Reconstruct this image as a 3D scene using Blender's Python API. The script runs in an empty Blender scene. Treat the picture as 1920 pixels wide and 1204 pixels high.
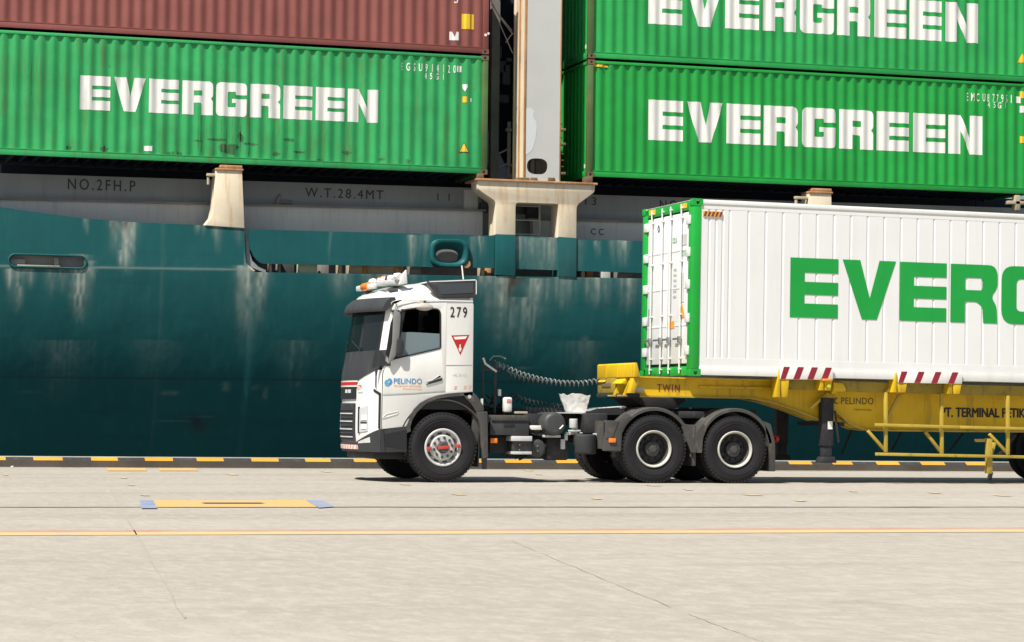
import bpy, bmesh, math, random
import numpy as np
from mathutils import Vector, Matrix
random.seed(7)
R = math.radians
S = bpy.context.scene
COL = S.collection

# ---------------------------------------------------------------- camera
# X runs along the quay (truck, ship), Y goes away from the camera towards the ship, Z up
F, PITCH, ROLL, CAMH, YAW = 4600.18, .0377, .0113, 1.0991, .2916      # focal length in photograph pixels
fw = Vector((math.sin(YAW), math.cos(YAW), 0)); rt = Vector((math.cos(YAW), -math.sin(YAW), 0)); up = Vector((0, 0, 1))
f2 = math.cos(PITCH)*fw + math.sin(PITCH)*up
u2 = -math.sin(PITCH)*fw + math.cos(PITCH)*up
r3 = math.cos(ROLL)*rt + math.sin(ROLL)*u2
u3 = -math.sin(ROLL)*rt + math.cos(ROLL)*u2
cd = bpy.data.cameras.new('camera'); cam = bpy.data.objects.new('camera', cd); COL.objects.link(cam)
m = Matrix((r3, u3, -f2)).transposed().to_4x4(); m.translation = (0, 0, CAMH)
cam.matrix_world = m
cd.sensor_width = 36; cd.lens = F/1920*36; cd.clip_start = .5; cd.clip_end = 3000
S.camera = cam

# ---------------------------------------------------------------- light
SUN_EL, SUN_AZ = 57, 236            # azimuth measured from +Y towards +X
sd = Vector((math.sin(R(SUN_AZ))*math.cos(R(SUN_EL)), math.cos(R(SUN_AZ))*math.cos(R(SUN_EL)), math.sin(R(SUN_EL))))
w = bpy.data.worlds.new('World'); S.world = w; w.use_nodes = True
nt = w.node_tree; bg = nt.nodes['Background']
sky = nt.nodes.new('ShaderNodeTexSky'); sky.sky_type = 'NISHITA'; sky.sun_disc = False
sky.sun_elevation = R(SUN_EL); sky.sun_rotation = R(SUN_AZ); sky.air_density = 1.2; sky.dust_density = 2.0
nt.links.new(sky.outputs[0], bg.inputs[0]); bg.inputs[1].default_value = .06
sl = bpy.data.lights.new('sun', 'SUN'); sl.energy = 5.0; sl.angle = R(.6); sl.color = (1, .95, .86)
so = bpy.data.objects.new('sun', sl); COL.objects.link(so); so.rotation_euler = (-sd).to_track_quat('-Z', 'Y').to_euler(); so.location = (0, 0, 60)
S.view_settings.view_transform = 'Standard'; S.view_settings.look = 'None'; S.view_settings.gamma = 1
S.view_settings.exposure = .46
S.cycles.max_bounces = 8

# ---------------------------------------------------------------- helpers
def at(px, py, Y):
    """photograph pixel -> (X, Z) on the upright plane at distance Y"""
    d = (px-960)*r3 + (602-py)*u3 + F*f2
    k = Y/d.y
    return d.x*k, CAMH + d.z*k
def atg(px, py):
    d = (px-960)*r3 + (602-py)*u3 + F*f2
    k = -CAMH/d.z
    return d.x*k, d.y*k

def tag(o, label=None, cat=None, group=None, kind=None):
    if label: o['label'] = label
    if cat: o['category'] = cat
    if group: o['group'] = group
    if kind: o['kind'] = kind
    return o
def thing(name, label, cat, loc=(0, 0, 0), group=None):
    o = bpy.data.objects.new(name, None); COL.objects.link(o); o.location = loc; o.empty_display_size = .3
    return tag(o, label, cat, group)
def rootloc(o):
    v = Vector(o.location)
    while o.parent: o = o.parent; v += Vector(o.location)
    return v

class MB:
    """collects shapes in world coordinates; build() links them as ONE mesh object"""
    def __init__(s): s.bm = bmesh.new()
    def _add(s, b, mi=0):
        for f in b.faces: f.material_index = mi
        me = bpy.data.meshes.new('t'); b.to_mesh(me); b.free(); s.bm.from_mesh(me); bpy.data.meshes.remove(me)
        return s
    def box(s, x0, x1, y0, y1, z0, z1, bev=0, mi=0, mat=None):
        b = bmesh.new(); bmesh.ops.create_cube(b, size=1)
        for v in b.verts: v.co = Vector(((x0+x1)/2+v.co.x*(x1-x0), (y0+y1)/2+v.co.y*(y1-y0), (z0+z1)/2+v.co.z*(z1-z0)))
        if bev: bmesh.ops.bevel(b, geom=b.edges[:], offset=bev, segments=2, profile=.5, affect='EDGES')
        if mat: bmesh.ops.transform(b, matrix=mat, verts=b.verts)
        return s._add(b, mi)
    def prism(s, poly, y0, y1, bev=0, mi=0, axis='Y'):
        """poly of (x,z) pushed along Y (or (y,z) along X, or (x,y) along Z)"""
        b = bmesh.new()
        def P(p, t):
            return (p[0], t, p[1]) if axis == 'Y' else ((t, p[0], p[1]) if axis == 'X' else (p[0], p[1], t))
        a = [b.verts.new(P(p, y0)) for p in poly]; c = [b.verts.new(P(p, y1)) for p in poly]
        b.faces.new(a); b.faces.new(c[::-1]); n = len(poly)
        for i in range(n): b.faces.new((a[i], c[i], c[(i+1) % n], a[(i+1) % n]))
        bmesh.ops.recalc_face_normals(b, faces=b.faces)
        if bev: bmesh.ops.bevel(b, geom=b.edges[:], offset=bev, segments=2, profile=.5, affect='EDGES')
        return s._add(b, mi)
    def cyl(s, p, q, r, seg=20, r2=None, mi=0, bev=0):
        p, q = Vector(p), Vector(q); d = q-p; b = bmesh.new()
        bmesh.ops.create_cone(b, cap_ends=True, segments=seg, radius1=r, radius2=r if r2 is None else r2, depth=d.length)
        if bev:
            bmesh.ops.bevel(b, geom=[e for e in b.edges if any(len(f.verts) > 4 for f in e.link_faces)], offset=bev, segments=3, profile=.5, affect='EDGES')
        M = Matrix.Translation((p+q)/2) @ d.to_track_quat('Z', 'Y').to_matrix().to_4x4()
        bmesh.ops.transform(b, matrix=M, verts=b.verts)
        return s._add(b, mi)
    def tube(s, pts, r, seg=8, mi=0):
        b = bmesh.new(); pts = [Vector(p) for p in pts]; rings = []; n0 = None
        for i, p in enumerate(pts):
            d = (pts[min(i+1, len(pts)-1)]-pts[max(i-1, 0)]).normalized()
            if n0 is None: n0 = d.orthogonal().normalized()
            n0 = (n0-d*n0.dot(d)).normalized(); c = d.cross(n0)
            rings.append([b.verts.new(p+r*(math.cos(a)*n0+math.sin(a)*c)) for a in [2*math.pi*k/seg for k in range(seg)]])
        for A, B in zip(rings, rings[1:]):
            for k in range(seg): b.faces.new((A[k], A[(k+1) % seg], B[(k+1) % seg], B[k]))
        b.faces.new(rings[0][::-1]); b.faces.new(rings[-1])
        return s._add(b, mi)
    def lathe(s, prof, c, seg=48, a0=0, a1=2*math.pi, mi=0):
        """prof of (radius, y offset) turned about the Y axis through c"""
        b = bmesh.new(); full = abs(a1-a0-2*math.pi) < 1e-6; n = seg if full else seg+1; rings = []
        for k in range(n):
            a = a0+(a1-a0)*k/seg
            rings.append([b.verts.new((c[0]+r*math.cos(a), c[1]+y, c[2]+r*math.sin(a))) for r, y in prof])
        for k in range(seg):
            A, B = rings[k], rings[(k+1) % n]
            for i in range(len(prof)-1):
                try: b.faces.new((A[i], A[i+1], B[i+1], B[i]))
                except ValueError: pass
        bmesh.ops.remove_doubles(b, verts=b.verts, dist=1e-5)
        if not full and prof[0] == prof[-1]:
            bmesh.ops.holes_fill(b, edges=[e for e in b.edges if e.is_boundary], sides=0)
        bmesh.ops.recalc_face_normals(b, faces=b.faces)
        return s._add(b, mi)
    def grid(s, fn, nu, nv, mi=0, flip=False):
        b = bmesh.new(); V = [[b.verts.new(fn(i/nu, j/nv)) for j in range(nv+1)] for i in range(nu+1)]
        for i in range(nu):
            for j in range(nv):
                q = (V[i][j], V[i+1][j], V[i+1][j+1], V[i][j+1]); b.faces.new(q[::-1] if flip else q)
        return s._add(b, mi)
    def poly(s, pts, mi=0):
        b = bmesh.new(); b.faces.new([b.verts.new(p) for p in pts]); return s._add(b, mi)
    def build(s, name, mats, parent=None, label=None, sharp=32, off=None):
        me = bpy.data.meshes.new(name); o = bpy.data.objects.new(name, me); COL.objects.link(o)
        if parent is not None:
            o.parent = parent
            bmesh.ops.translate(s.bm, verts=s.bm.verts, vec=-rootloc(parent))
        s.bm.to_mesh(me); s.bm.free()
        for mm in (mats if isinstance(mats, (list, tuple)) else [mats]): me.materials.append(mm)
        me.polygons.foreach_set('use_smooth', [True]*len(me.polygons)); me.set_sharp_from_angle(angle=R(sharp))
        if label: o['label'] = label
        return o

def curve_mesh(cu):
    o = bpy.data.objects.new('tmp', cu); COL.objects.link(o)
    dg = bpy.context.evaluated_depsgraph_get(); dg.update()
    me = bpy.data.meshes.new_from_object(o.evaluated_get(dg)); b = bmesh.new(); b.from_mesh(me)
    bpy.data.objects.remove(o); bpy.data.curves.remove(cu); bpy.data.meshes.remove(me)
    return b
def rounded(poly, rad, seg=5):
    if isinstance(rad, (int, float)): rad = [rad]*len(poly)
    out = []; n = len(poly)
    for i, p in enumerate(poly):
        p = Vector(p); a = Vector(poly[i-1])-p; c = Vector(poly[(i+1) % n])-p; r = rad[i]
        if r <= 0 or a.length < 1e-6 or c.length < 1e-6: out.append(tuple(p)); continue
        r = min(r, a.length*.49, c.length*.49); A = p+a.normalized()*r; B = p+c.normalized()*r
        for k in range(seg+1):
            t = k/seg; out.append(tuple(A*(1-t)**2+p*2*t*(1-t)+B*t*t))
    return out
def flat(outline, holes=(), depth=0, bevel=0):
    """filled 2-D outline with holes -> bmesh in the XY plane (extruded both ways by depth)"""
    cu = bpy.data.curves.new('c', 'CURVE'); cu.dimensions = '2D'; cu.fill_mode = 'BOTH'; cu.extrude = depth; cu.bevel_depth = bevel; cu.bevel_resolution = 1
    for pl in [outline]+list(holes):
        sp = cu.splines.new('POLY'); sp.points.add(len(pl)-1); sp.use_cyclic_u = True
        for q, p in zip(sp.points, pl): q.co = (p[0], p[1], 0, 1)
    b = curve_mesh(cu); bmesh.ops.remove_doubles(b, verts=b.verts, dist=1e-5); return b
def plate(mb, outline, y0, y1, holes=(), mi=0, bev=0):
    """upright plate in XZ between y0 (near) and y1"""
    b = flat(outline, holes, (y1-y0)/2-bev, bev)
    for v in b.verts: v.co = Vector((v.co.x, (y0+y1)/2+v.co.z, v.co.y))
    bmesh.ops.recalc_face_normals(b, faces=b.faces)
    return mb._add(b, mi)
def text_bm(s, bold=0.0, spacing=1.0, shear=0):
    cu = bpy.data.curves.new('txt', 'FONT'); cu.body = s; cu.size = 1; cu.offset = bold; cu.space_character = spacing; cu.shear = shear; cu.resolution_u = 4; cu.fill_mode = 'FRONT'
    return curve_mesh(cu)
def fit(b, x0, z0, wd, ht, fn=None):
    """scale a flat XY mesh to a box whose lower left is x0,z0"""
    xs = [v.co.x for v in b.verts]; ys = [v.co.y for v in b.verts]
    ax, ay = min(xs), min(ys); kx = wd/(max(xs)-ax); ky = ht/(max(ys)-ay)
    for v in b.verts: v.co = Vector((x0+(v.co.x-ax)*kx, 0, z0+(v.co.y-ay)*ky))
    return b
def face_front(b):
    bmesh.ops.recalc_face_normals(b, faces=b.faces)
    for f in b.faces:
        if f.normal.y > 0: f.normal_flip()
    return b
def write(mb, s, x0, z0, wd, ht, Y, bold=0.0, spacing=1.0, mi=0, shear=0, slope=0):
    """bold thickens the strokes with slightly shifted copies, each a hair in front of the last"""
    e = bold*ht*1.1
    for i, (dx, dz) in enumerate(((0, 0), (1, 0), (-1, 0), (0, .7), (0, -.7)) if bold else ((0, 0),)):
        b = fit(text_bm(s, 0, spacing, shear), x0+e+dx*e, z0+e*.7+dz*e, wd-2*e, ht-1.4*e)
        for v in b.verts: v.co.y = Y-i*.0006; v.co.z += slope*(v.co.x-x0)
        mb._add(face_front(b), mi)

# ---------------------------------------------------------------- materials
def nodes(name):
    m = bpy.data.materials.new(name); m.use_nodes = True; n = m.node_tree
    return m, n, n.nodes['Principled BSDF']
def mix(n, fac, a, b):
    x = n.nodes.new('ShaderNodeMix'); x.data_type = 'RGBA'
    for sock, v in ((x.inputs[0], fac), (x.inputs[6], a), (x.inputs[7], b)):
        if hasattr(v, 'is_output'): n.links.new(v, sock)
        else: sock.default_value = v if isinstance(v, float) else (*v, 1)
    return x.outputs[2]
def noise(n, scale, detail=4, sx=(1, 1, 1), rough=.55, loc=(0, 0, 0)):
    tc = n.nodes.new('ShaderNodeTexCoord'); mp = n.nodes.new('ShaderNodeMapping'); mp.inputs['Scale'].default_value = sx; mp.inputs['Location'].default_value = loc
    t = n.nodes.new('ShaderNodeTexNoise'); t.inputs['Scale'].default_value = scale; t.inputs['Detail'].default_value = detail; t.inputs['Roughness'].default_value = rough
    n.links.new(tc.outputs['Object'], mp.inputs[0]); n.links.new(mp.outputs[0], t.inputs[0]); return t.outputs[0]
def ramp(n, v, lo, hi, a=0.0, b=1.0):
    r = n.nodes.new('ShaderNodeMapRange'); r.inputs[1].default_value = lo; r.inputs[2].default_value = hi; r.inputs[3].default_value = a; r.inputs[4].default_value = b
    n.links.new(v, r.inputs[0]); return r.outputs[0]
def mul(n, a, b):
    x = n.nodes.new('ShaderNodeMath'); x.operation = 'MULTIPLY'
    for sock, v in zip(x.inputs, (a, b)):
        if hasattr(v, 'is_output'): n.links.new(v, sock)
        else: sock.default_value = v
    return x.outputs[0]
def paint(name, col, rough=.5, dirt=(.2, .13, .08), amount=.25, streak=1.0, vary=.18, metal=0.0, fleck=0.0, fleck_col=(.16, .07, .03), bump=0.0, spec=.4, seed=0.0):
    """weathered paint: broad fading, vertical run-off streaks and small flecks"""
    m, n, p = nodes(name)
    v1 = ramp(n, noise(n, .9, 5, (1, 1, 1), .6, (seed, 0, 0)), .3, .7)
    dark = tuple(c*(1-vary) for c in col); lite = tuple(min(1, c*(1+vary*.8)+.01*vary) for c in col)
    c = mix(n, v1, dark, lite)
    if amount > 0:
        st = ramp(n, noise(n, 3.2, 6, (2.2, 2.2, .22 if streak else 1.6), .65, (seed+3, 1, 0)), .52, .78)
        c = mix(n, mul(n, st, amount), c, dirt)
    if fleck > 0:
        fl = ramp(n, noise(n, 9, 5, (1, 1, .55), .7, (seed, 7, 2)), .70-.12*fleck, .76-.1*fleck)
        c = mix(n, mul(n, fl, .8), c, fleck_col)
    n.links.new(c, p.inputs['Base Color'])
    p.inputs['Roughness'].default_value = rough; p.inputs['Metallic'].default_value = metal; p.inputs['Specular IOR Level'].default_value = spec
    if bump:
        bp = n.nodes.new('ShaderNodeBump'); bp.inputs['Strength'].default_value = bump; bp.inputs['Distance'].default_value = .02
        n.links.new(noise(n, 2.2, 3, (1, 1, 1), .5, (seed, 4, 4)), bp.inputs['Height']); n.links.new(bp.outputs[0], p.inputs['Normal'])
    return m
def plain(name, col, rough=.5, metal=0.0, vary=.12, spec=.4, coat=0.0):
    m = paint(name, col, rough, amount=0, vary=vary, metal=metal, spec=spec)
    if coat: m.node_tree.nodes['Principled BSDF'].inputs['Coat Weight'].default_value = coat
    return m

M = {}
M['green_old'] = paint('faded green container paint', (.030, .365, .108), .5, (.10, .14, .04), .85, 1, .2, fleck=.35, fleck_col=(.07, .09, .03), bump=.25)
M['green_post'] = paint('grimy green post paint', (.085, .15, .045), .6, (.23, .17, .08), .95, 1, .3, fleck=.6, fleck_col=(.2, .11, .04))
M['green_new'] = paint('green container paint', (.014, .33, .052), .45, (.03, .16, .08), .3, 1, .14, bump=.2, seed=5)
M['green_new2'] = paint('green container paint upper', (.022, .34, .075), .45, (.03, .2, .12), .4, 1, .16, bump=.2, seed=9)
M['green_bright'] = paint('bright green frame paint', (.012, .36, .045), .4, (.05, .2, .04), .25, 1, .1, fleck=.1, fleck_col=(.3, .4, .3))
M['scrape'] = paint('scraped green paint', (.035, .16, .055), .6, (.14, .10, .05), .9, 0, .4)
M['runoff'] = paint('rusty run-off', (.075, .21, .07), .6, (.17, .13, .05), .95, 1, .3)
M['oxide'] = paint('faded brown red container paint', (.25, .078, .066), .55, (.2, .1, .07), .4, 1, .14, bump=.25)
M['letter_white'] = paint('white letter film', (.80, .80, .76), .5, (.32, .3, .25), .35, 1, .03, seed=2)
M['letter_worn'] = paint('worn white letter film', (.82, .82, .78), .5, (.3, .28, .22), .55, 1, .03, fleck=.25, fleck_col=(.25, .25, .15))
M['letter_green'] = paint('green letter film', (.010, .32, .05), .4, (.02, .22, .05), .3, 1, .06)
M['casting'] = paint('rusty steel casting', (.16, .12, .07), .75, (.28, .12, .05), .7, 0, .35)
M['casting_red'] = paint('grimy brown casting', (.2, .09, .07), .7, (.28, .16, .1), .6, 0, .3)
M['reefer_white'] = paint('white coated panel', (.76, .77, .77), .35, (.55, .55, .52), .2, 1, .03)
M['rail_white'] = paint('white rail paint', (.70, .71, .70), .4, (.5, .48, .42), .4, 1, .05)
M['ship_cream'] = paint('cream ship paint with rust', (.80, .69, .52), .55, (.58, .30, .11), .85, 1, .1, fleck=.3, fleck_col=(.36, .16, .05))
M['ship_post'] = paint('light grey post paint', (.56, .57, .55), .55, (.6, .58, .52), .3, 1, .05)
M['post_patch'] = paint('fresh repaint patch', (.66, .69, .70), .5, amount=0, vary=.03)
M['rust'] = paint('orange rust edge', (.45, .22, .09), .75, (.62, .5, .36), .9, 1, .35)
M['hatch'] = paint('grey hatch cover paint', (.29, .32, .335), .6, (.2, .17, .13), .35, 1, .1)
M['coaming'] = paint('light grey coaming paint', (.54, .56, .56), .6, (.36, .31, .24), .6, 1, .08, seed=4)
M['deck_dark'] = paint('dark deck steel', (.05, .06, .075), .7, (.1, .08, .06), .4, 1, .3)
M['gear'] = paint('grey deck gear', (.22, .21, .2), .7, (.3, .16, .08), .6, 1, .3)
M['beige'] = paint('beige deck gear paint', (.5, .43, .3), .6, (.3, .17, .08), .6, 1, .2)
M['mint'] = paint('pale green deck gear paint', (.42, .52, .36), .6, (.3, .3, .2), .3, 1, .1)
M['underside'] = paint('dark blue container underside', (.018, .028, .05), .7, (.06, .06, .06), .3, 0, .25)
M['ink'] = plain('faded black stencil paint', (.055, .062, .07), .7)
M['black'] = plain('black plastic', (.018, .019, .022), .5)
M['dark_plastic'] = paint('dark grey plastic', (.034, .037, .042), .6, (.11, .105, .09), .35, 1, .2)
M['chassis'] = paint('dirty black chassis steel', (.024, .025, .029), .7, (.09, .08, .065), .5, 0, .3)
M['tank'] = paint('black air tank', (.045, .048, .05), .5, (.15, .14, .11), .4, 0, .25)
M['mud'] = paint('dusty black mudguard', (.060, .058, .056), .7, (.19, .16, .125), .6, 0, .25)
M['rubber'] = paint('tyre rubber', (.011, .011, .014), .85, (.032, .029, .025), .6, 0, .25)
M['truck_white'] = paint('white truck paint', (.76, .76, .74), .28, (.55, .52, .46), .25, 1, .03, spec=.5)
M['truck_white'].node_tree.nodes['Principled BSDF'].inputs['Coat Weight'].default_value = .4
M['rim'] = paint('grey white rim paint', (.55, .56, .54), .45, (.3, .27, .22), .5, 0, .12)
M['rim_lip'] = paint('white rim lip', (.50, .50, .45), .55, (.28, .25, .2), .6, 0, .12)
M['hub_dark'] = paint('dark hub casting', (.06, .06, .06), .65, (.13, .11, .09), .5, 0, .3)
M['steel'] = plain('bare steel', (.42, .42, .42), .38, .8)
M['red'] = plain('red film', (.50, .02, .02), .45)
M['red_dark'] = plain('dark red film', (.27, .018, .035), .5)
M['orange'] = plain('orange film', (.8, .30, .03), .45)
M['amber'] = plain('amber lens', (.85, .22, .02), .25)
M['yellow_film'] = plain('yellow film', (.78, .50, .03), .45)
M['blue'] = plain('blue film', (.07, .28, .56), .45)
M['trailer'] = paint('worn yellow trailer paint', (.68, .44, .008), .5, (.17, .12, .03), .85, 1, .2, fleck=.25, fleck_col=(.12, .08, .03))
M['trailer_rail'] = paint('faded yellow rail paint', (.46, .335, .045), .55, (.2, .16, .07), .7, 0, .2, fleck=.45, fleck_col=(.13, .10, .05))
M['trailer_shaded'] = paint('shaded dirty yellow paint', (.33, .24, .03), .6, (.07, .06, .04), .9, 0, .25, fleck=.4, fleck_col=(.05, .045, .03))  # shade under the container painted in as darker yellow, plus grime flecks
M['hose'] = plain('grey green coiled hose', (.19, .22, .21), .4)
M['paper'] = paint('grubby white sheet', (.70, .69, .66), .6, (.16, .15, .14), .85, 0, .1, fleck=.45, fleck_col=(.1, .1, .1))
M['grey_wall'] = plain('pale grey film', (.5, .52, .53), .5)
M['seat'] = plain('dark seat cloth', (.03, .035, .05), .9)

def glass(name, tint, refl=.25, solid=.35, col=(.05, .06, .06)):
    m, n, p = nodes(name); out = n.nodes['Material Output']
    p.inputs['Base Color'].default_value = (*col, 1); p.inputs['Roughness'].default_value = .06; p.inputs['Specular IOR Level'].default_value = refl*2
    t = n.nodes.new('ShaderNodeBsdfTransparent'); t.inputs[0].default_value = (*tint, 1)
    s = n.nodes.new('ShaderNodeMixShader'); s.inputs[0].default_value = solid
    n.links.new(t.outputs[0], s.inputs[1]); n.links.new(p.outputs[0], s.inputs[2]); n.links.new(s.outputs[0], out.inputs[0]); return m
M['windscreen'] = glass('tinted windscreen', (.28, .34, .33), .6, .5, (.02, .026, .026))
M['pane'] = glass('side glass with reflection tint', (.6, .7, .72), .5, .62, (.26, .34, .38))  # grey-blue base colour paints in the reflection on the pane

# hull: teal paint, per-vertex wear drawn on the plating (pale run-off, rust, scuff)
m, n, p = nodes('teal hull paint'); M['hull'] = m
a = n.nodes.new('ShaderNodeAttribute'); a.attribute_name = 'wear'
sep = n.nodes.new('ShaderNodeSeparateColor'); n.links.new(a.outputs['Color'], sep.inputs[0])
c = mix(n, ramp(n, noise(n, .35, 6, (1, 1, .8), .6), .3, .7), (.0066, .084, .092), (.0100, .108, .112))
c = mix(n, mul(n, ramp(n, noise(n, 2.5, 6, (2, 2, .25), .7), .5, .8), .30), c, (.05, .15, .15))
c = mix(n, mul(n, ramp(n, noise(n, 1.1, 4, (.25, 1, 2.5), .6, (3, 3, 3)), .55, .75), .22), c, (.006, .04, .05))
c = mix(n, sep.outputs[0], c, (.36, .41, .36)); c = mix(n, sep.outputs[1], c, (.07, .045, .03)); c = mix(n, sep.outputs[2], c, (.02, .045, .05))
n.links.new(c, p.inputs['Base Color']); p.inputs['Roughness'].default_value = .5; p.inputs['Specular IOR Level'].default_value = .3
bp = n.nodes.new('ShaderNodeBump'); bp.inputs['Strength'].default_value = .4; bp.inputs['Distance'].default_value = .07
n.links.new(noise(n, 1.1, 3, (1, 1, .7)), bp.inputs['Height']); n.links.new(bp.outputs[0], p.inputs['Normal'])

# quay concrete
m, n, p = nodes('quay concrete'); M['concrete'] = m
base = mix(n, ramp(n, noise(n, .30, 6, (.6, .8, 1), .6), .3, .72), (.330, .302, .260), (.402, .373, .328))
base = mix(n, mul(n, ramp(n, noise(n, .55, 6, (.10, 1.0, 1), .65, (8, 1, 0)), .50, .68), .65), base, (.25, .228, .195))
base = mix(n, mul(n, ramp(n, noise(n, 3.2, 9, (1, .5, 1), .75, (1, 5, 0)), .42, .64), .42), base, (.285, .255, .21))
base = mix(n, mul(n, ramp(n, noise(n, 7.5, 8, (1, .42, 1), .75, (4, 2, 0)), .47, .62), .42), base, (.49, .45, .39))
base = mix(n, mul(n, ramp(n, noise(n, 1.1, 7, (.5, .6, 1), .7, (2, 9, 0)), .60, .72), .45), base, (.22, .20, .17))
base = mix(n, mul(n, ramp(n, noise(n, 30, 4, (1, .6, 1), .7), .56, .68), .4), base, (.21, .19, .165))
n.links.new(base, p.inputs['Base Color']); p.inputs['Roughness'].default_value = .85; p.inputs['Specular IOR Level'].default_value = .25
bp = n.nodes.new('ShaderNodeBump'); bp.inputs['Strength'].default_value = .35; bp.inputs['Distance'].default_value = .01
n.links.new(noise(n, 14, 6, (.6, 1, 1), .7), bp.inputs['Height']); n.links.new(bp.outputs[0], p.inputs['Normal'])
def worn(name, col, holes=.5, under=(.37, .345, .295)):
    m, n, p = nodes(name)
    k = ramp(n, noise(n, 5, 7, (.35, 1.6, 1), .75), holes-.06, holes+.1)
    n.links.new(mix(n, k, col, under), p.inputs['Base Color']); p.inputs['Roughness'].default_value = .8; return m
M['mark_yellow'] = worn('worn yellow floor paint', (.58, .36, .09), .53)
M['mark_pale'] = worn('pale yellow floor paint', (.60, .42, .17), .53)
M['mark_faint'] = worn('nearly worn off yellow paint', (.54, .42, .22), .50)
M['mark_red'] = worn('faded red floor paint', (.42, .22, .17), .52)
M['mark_blue'] = worn('worn blue floor paint', (.16, .23, .40), .50)
M['slot'] = worn('dirty rail slot', (.13, .115, .10), .66, (.34, .31, .27))
M['joint'] = worn('slab joint', (.29, .265, .225), .48)
M['kerb_face'] = paint('shaded kerb concrete with stains', (.085, .072, .06), .85, (.045, .04, .036), .6, 0, .3)  # shade on the upright kerb face painted in as a dark base
M['kerb_top'] = paint('pale kerb concrete', (.5, .47, .4), .85, (.3, .27, .22), .5, 0, .2)
M['kerb_yellow'] = paint('yellow kerb paint', (.60, .29, .02), .7, (.36, .24, .09), .6, 0, .15)
M['kerb_black'] = paint('black kerb paint', (.03, .032, .036), .7, (.12, .11, .1), .5, 0, .2)
m, n, p = nodes('harbour water'); M['water'] = m
p.inputs['Base Color'].default_value = (.02, .05, .05, 1); p.inputs['Roughness'].default_value = .12
bp = n.nodes.new('ShaderNodeBump'); bp.inputs['Strength'].default_value = .4; n.links.new(noise(n, 1.2, 6), bp.inputs['Height']); n.links.new(bp.outputs[0], p.inputs['Normal'])

# ================================================================ THE SETTING
KY = 45.7
mb = MB(); mb.box(-600, 700, -300, KY+.3, -4, 0); tag(mb.build('ground', M['concrete']), kind='structure')
mb = MB(); mb.poly([(-2500, KY+.2, -3.2), (2800, KY+.2, -3.2), (2800, 2600, -3.2), (-2500, 2600, -3.2)]); tag(mb.build('water', M['water']), kind='structure')

# kerb: dark face, painted chamfer, pale top
mb = MB()
kh, kc = .145, .200
prof = [(KY, 0), (KY, kh), (KY+.10, kc), (KY+.30, kc)]
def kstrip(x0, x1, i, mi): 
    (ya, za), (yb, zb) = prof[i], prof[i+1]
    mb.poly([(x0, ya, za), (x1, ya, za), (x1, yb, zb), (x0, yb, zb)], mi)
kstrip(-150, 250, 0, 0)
x = -90.2; k = 0
while x < 150:
    L = .49+random.uniform(-.05, .05)
    kstrip(x, x+L, 1, 1 if k % 2 else 2); x += L; k += 1
kstrip(-150, -90.2, 1, 2); kstrip(x, 250, 1, 2); kstrip(-150, 250, 2, 3)
mb.box(-150, 250, KY+.115, KY+.295, kc+.001, kc+.014, mi=3)
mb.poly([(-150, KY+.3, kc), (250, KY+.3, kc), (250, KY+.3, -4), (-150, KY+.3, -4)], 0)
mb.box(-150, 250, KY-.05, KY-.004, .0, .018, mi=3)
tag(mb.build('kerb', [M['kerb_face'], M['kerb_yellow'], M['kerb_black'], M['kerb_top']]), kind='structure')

def sheet(name, pts, mat, z=.004):
    mb = MB(); mb.poly([(x, y, z) for x, y in pts]); return tag(mb.build(name, mat), kind='structure')
sheet('pavement_marking', [(-80, 21.5), (120, 21.5), (120, 22.02), (-80, 22.02)], M['mark_pale'])
sheet('pavement_marking', [(-80, 22.03), (120, 22.03), (120, 22.38), (-80, 22.38)], M['mark_red'])
# crane rail slot with its rail
random.seed(3)
pts = []; xs = [-60+.4*i for i in range(400)]
lo = [(x, 27.52+random.uniform(-.05, .05)) for x in xs]; hi = [(x, 27.72+random.uniform(-.06, .06)) for x in xs[::-1]]
mb = MB()
for i in range(len(xs)-1):
    a0, a1 = lo[i], lo[i+1]; b1, b0 = hi[len(xs)-2-i], hi[len(xs)-1-i]
    mb.poly([(*a0, .004), (*a1, .004), (*b1, .004), (*b0, .004)])
tag(mb.build('rail_slot', M['slot']), kind='structure')
def patch(c4, mat, z=.008): sheet('pavement_marking', [atg(*q) for q in c4], mat, z)
patch([(287, 952), (600, 952), (575, 938.5), (283, 939)], M['mark_yellow'])
patch([(265, 955), (295, 955), (287, 939), (262, 940)], M['mark_blue'], .012)
patch([(598, 954), (626, 952), (606, 939.5), (574, 939.5)], M['mark_blue'], .012)
patch([(384, 946), (498, 946), (488, 944.6), (376, 944.6)], M['slot'], .016)
patch([(203, 883.5), (276, 883.5), (272, 878.5), (198, 878.5)], M['mark_yellow'])
patch([(300, 883.5), (372, 883.5), (366, 878.5), (296, 878.5)], M['mark_yellow'])
for cx, cy, ww in ((232, 897, 16), (246, 910.5, 18), (272, 929.5, 22), (436, 890.5, 26), (612, 885, 24), (10, 891, 14), (860, 928, 34), (990, 882.5, 22), (1225, 911, 36),
                   (1290, 919, 22), (1412, 929, 46), (1462, 896, 26), (1600, 922, 20), (1752, 925, 30), (1880, 930, 40), (1010, 890, 16), (675, 896, 22), (1118, 936, 26), (1500, 940, 30), (760, 909, 26)):
    d = ww*.2
    patch([(cx-ww/2, cy-1.0), (cx+ww/2-d*2, cy-1.0), (cx+ww/2, cy+1.0), (cx-ww/2+d*2, cy+1.0)], M['mark_faint'])
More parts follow.
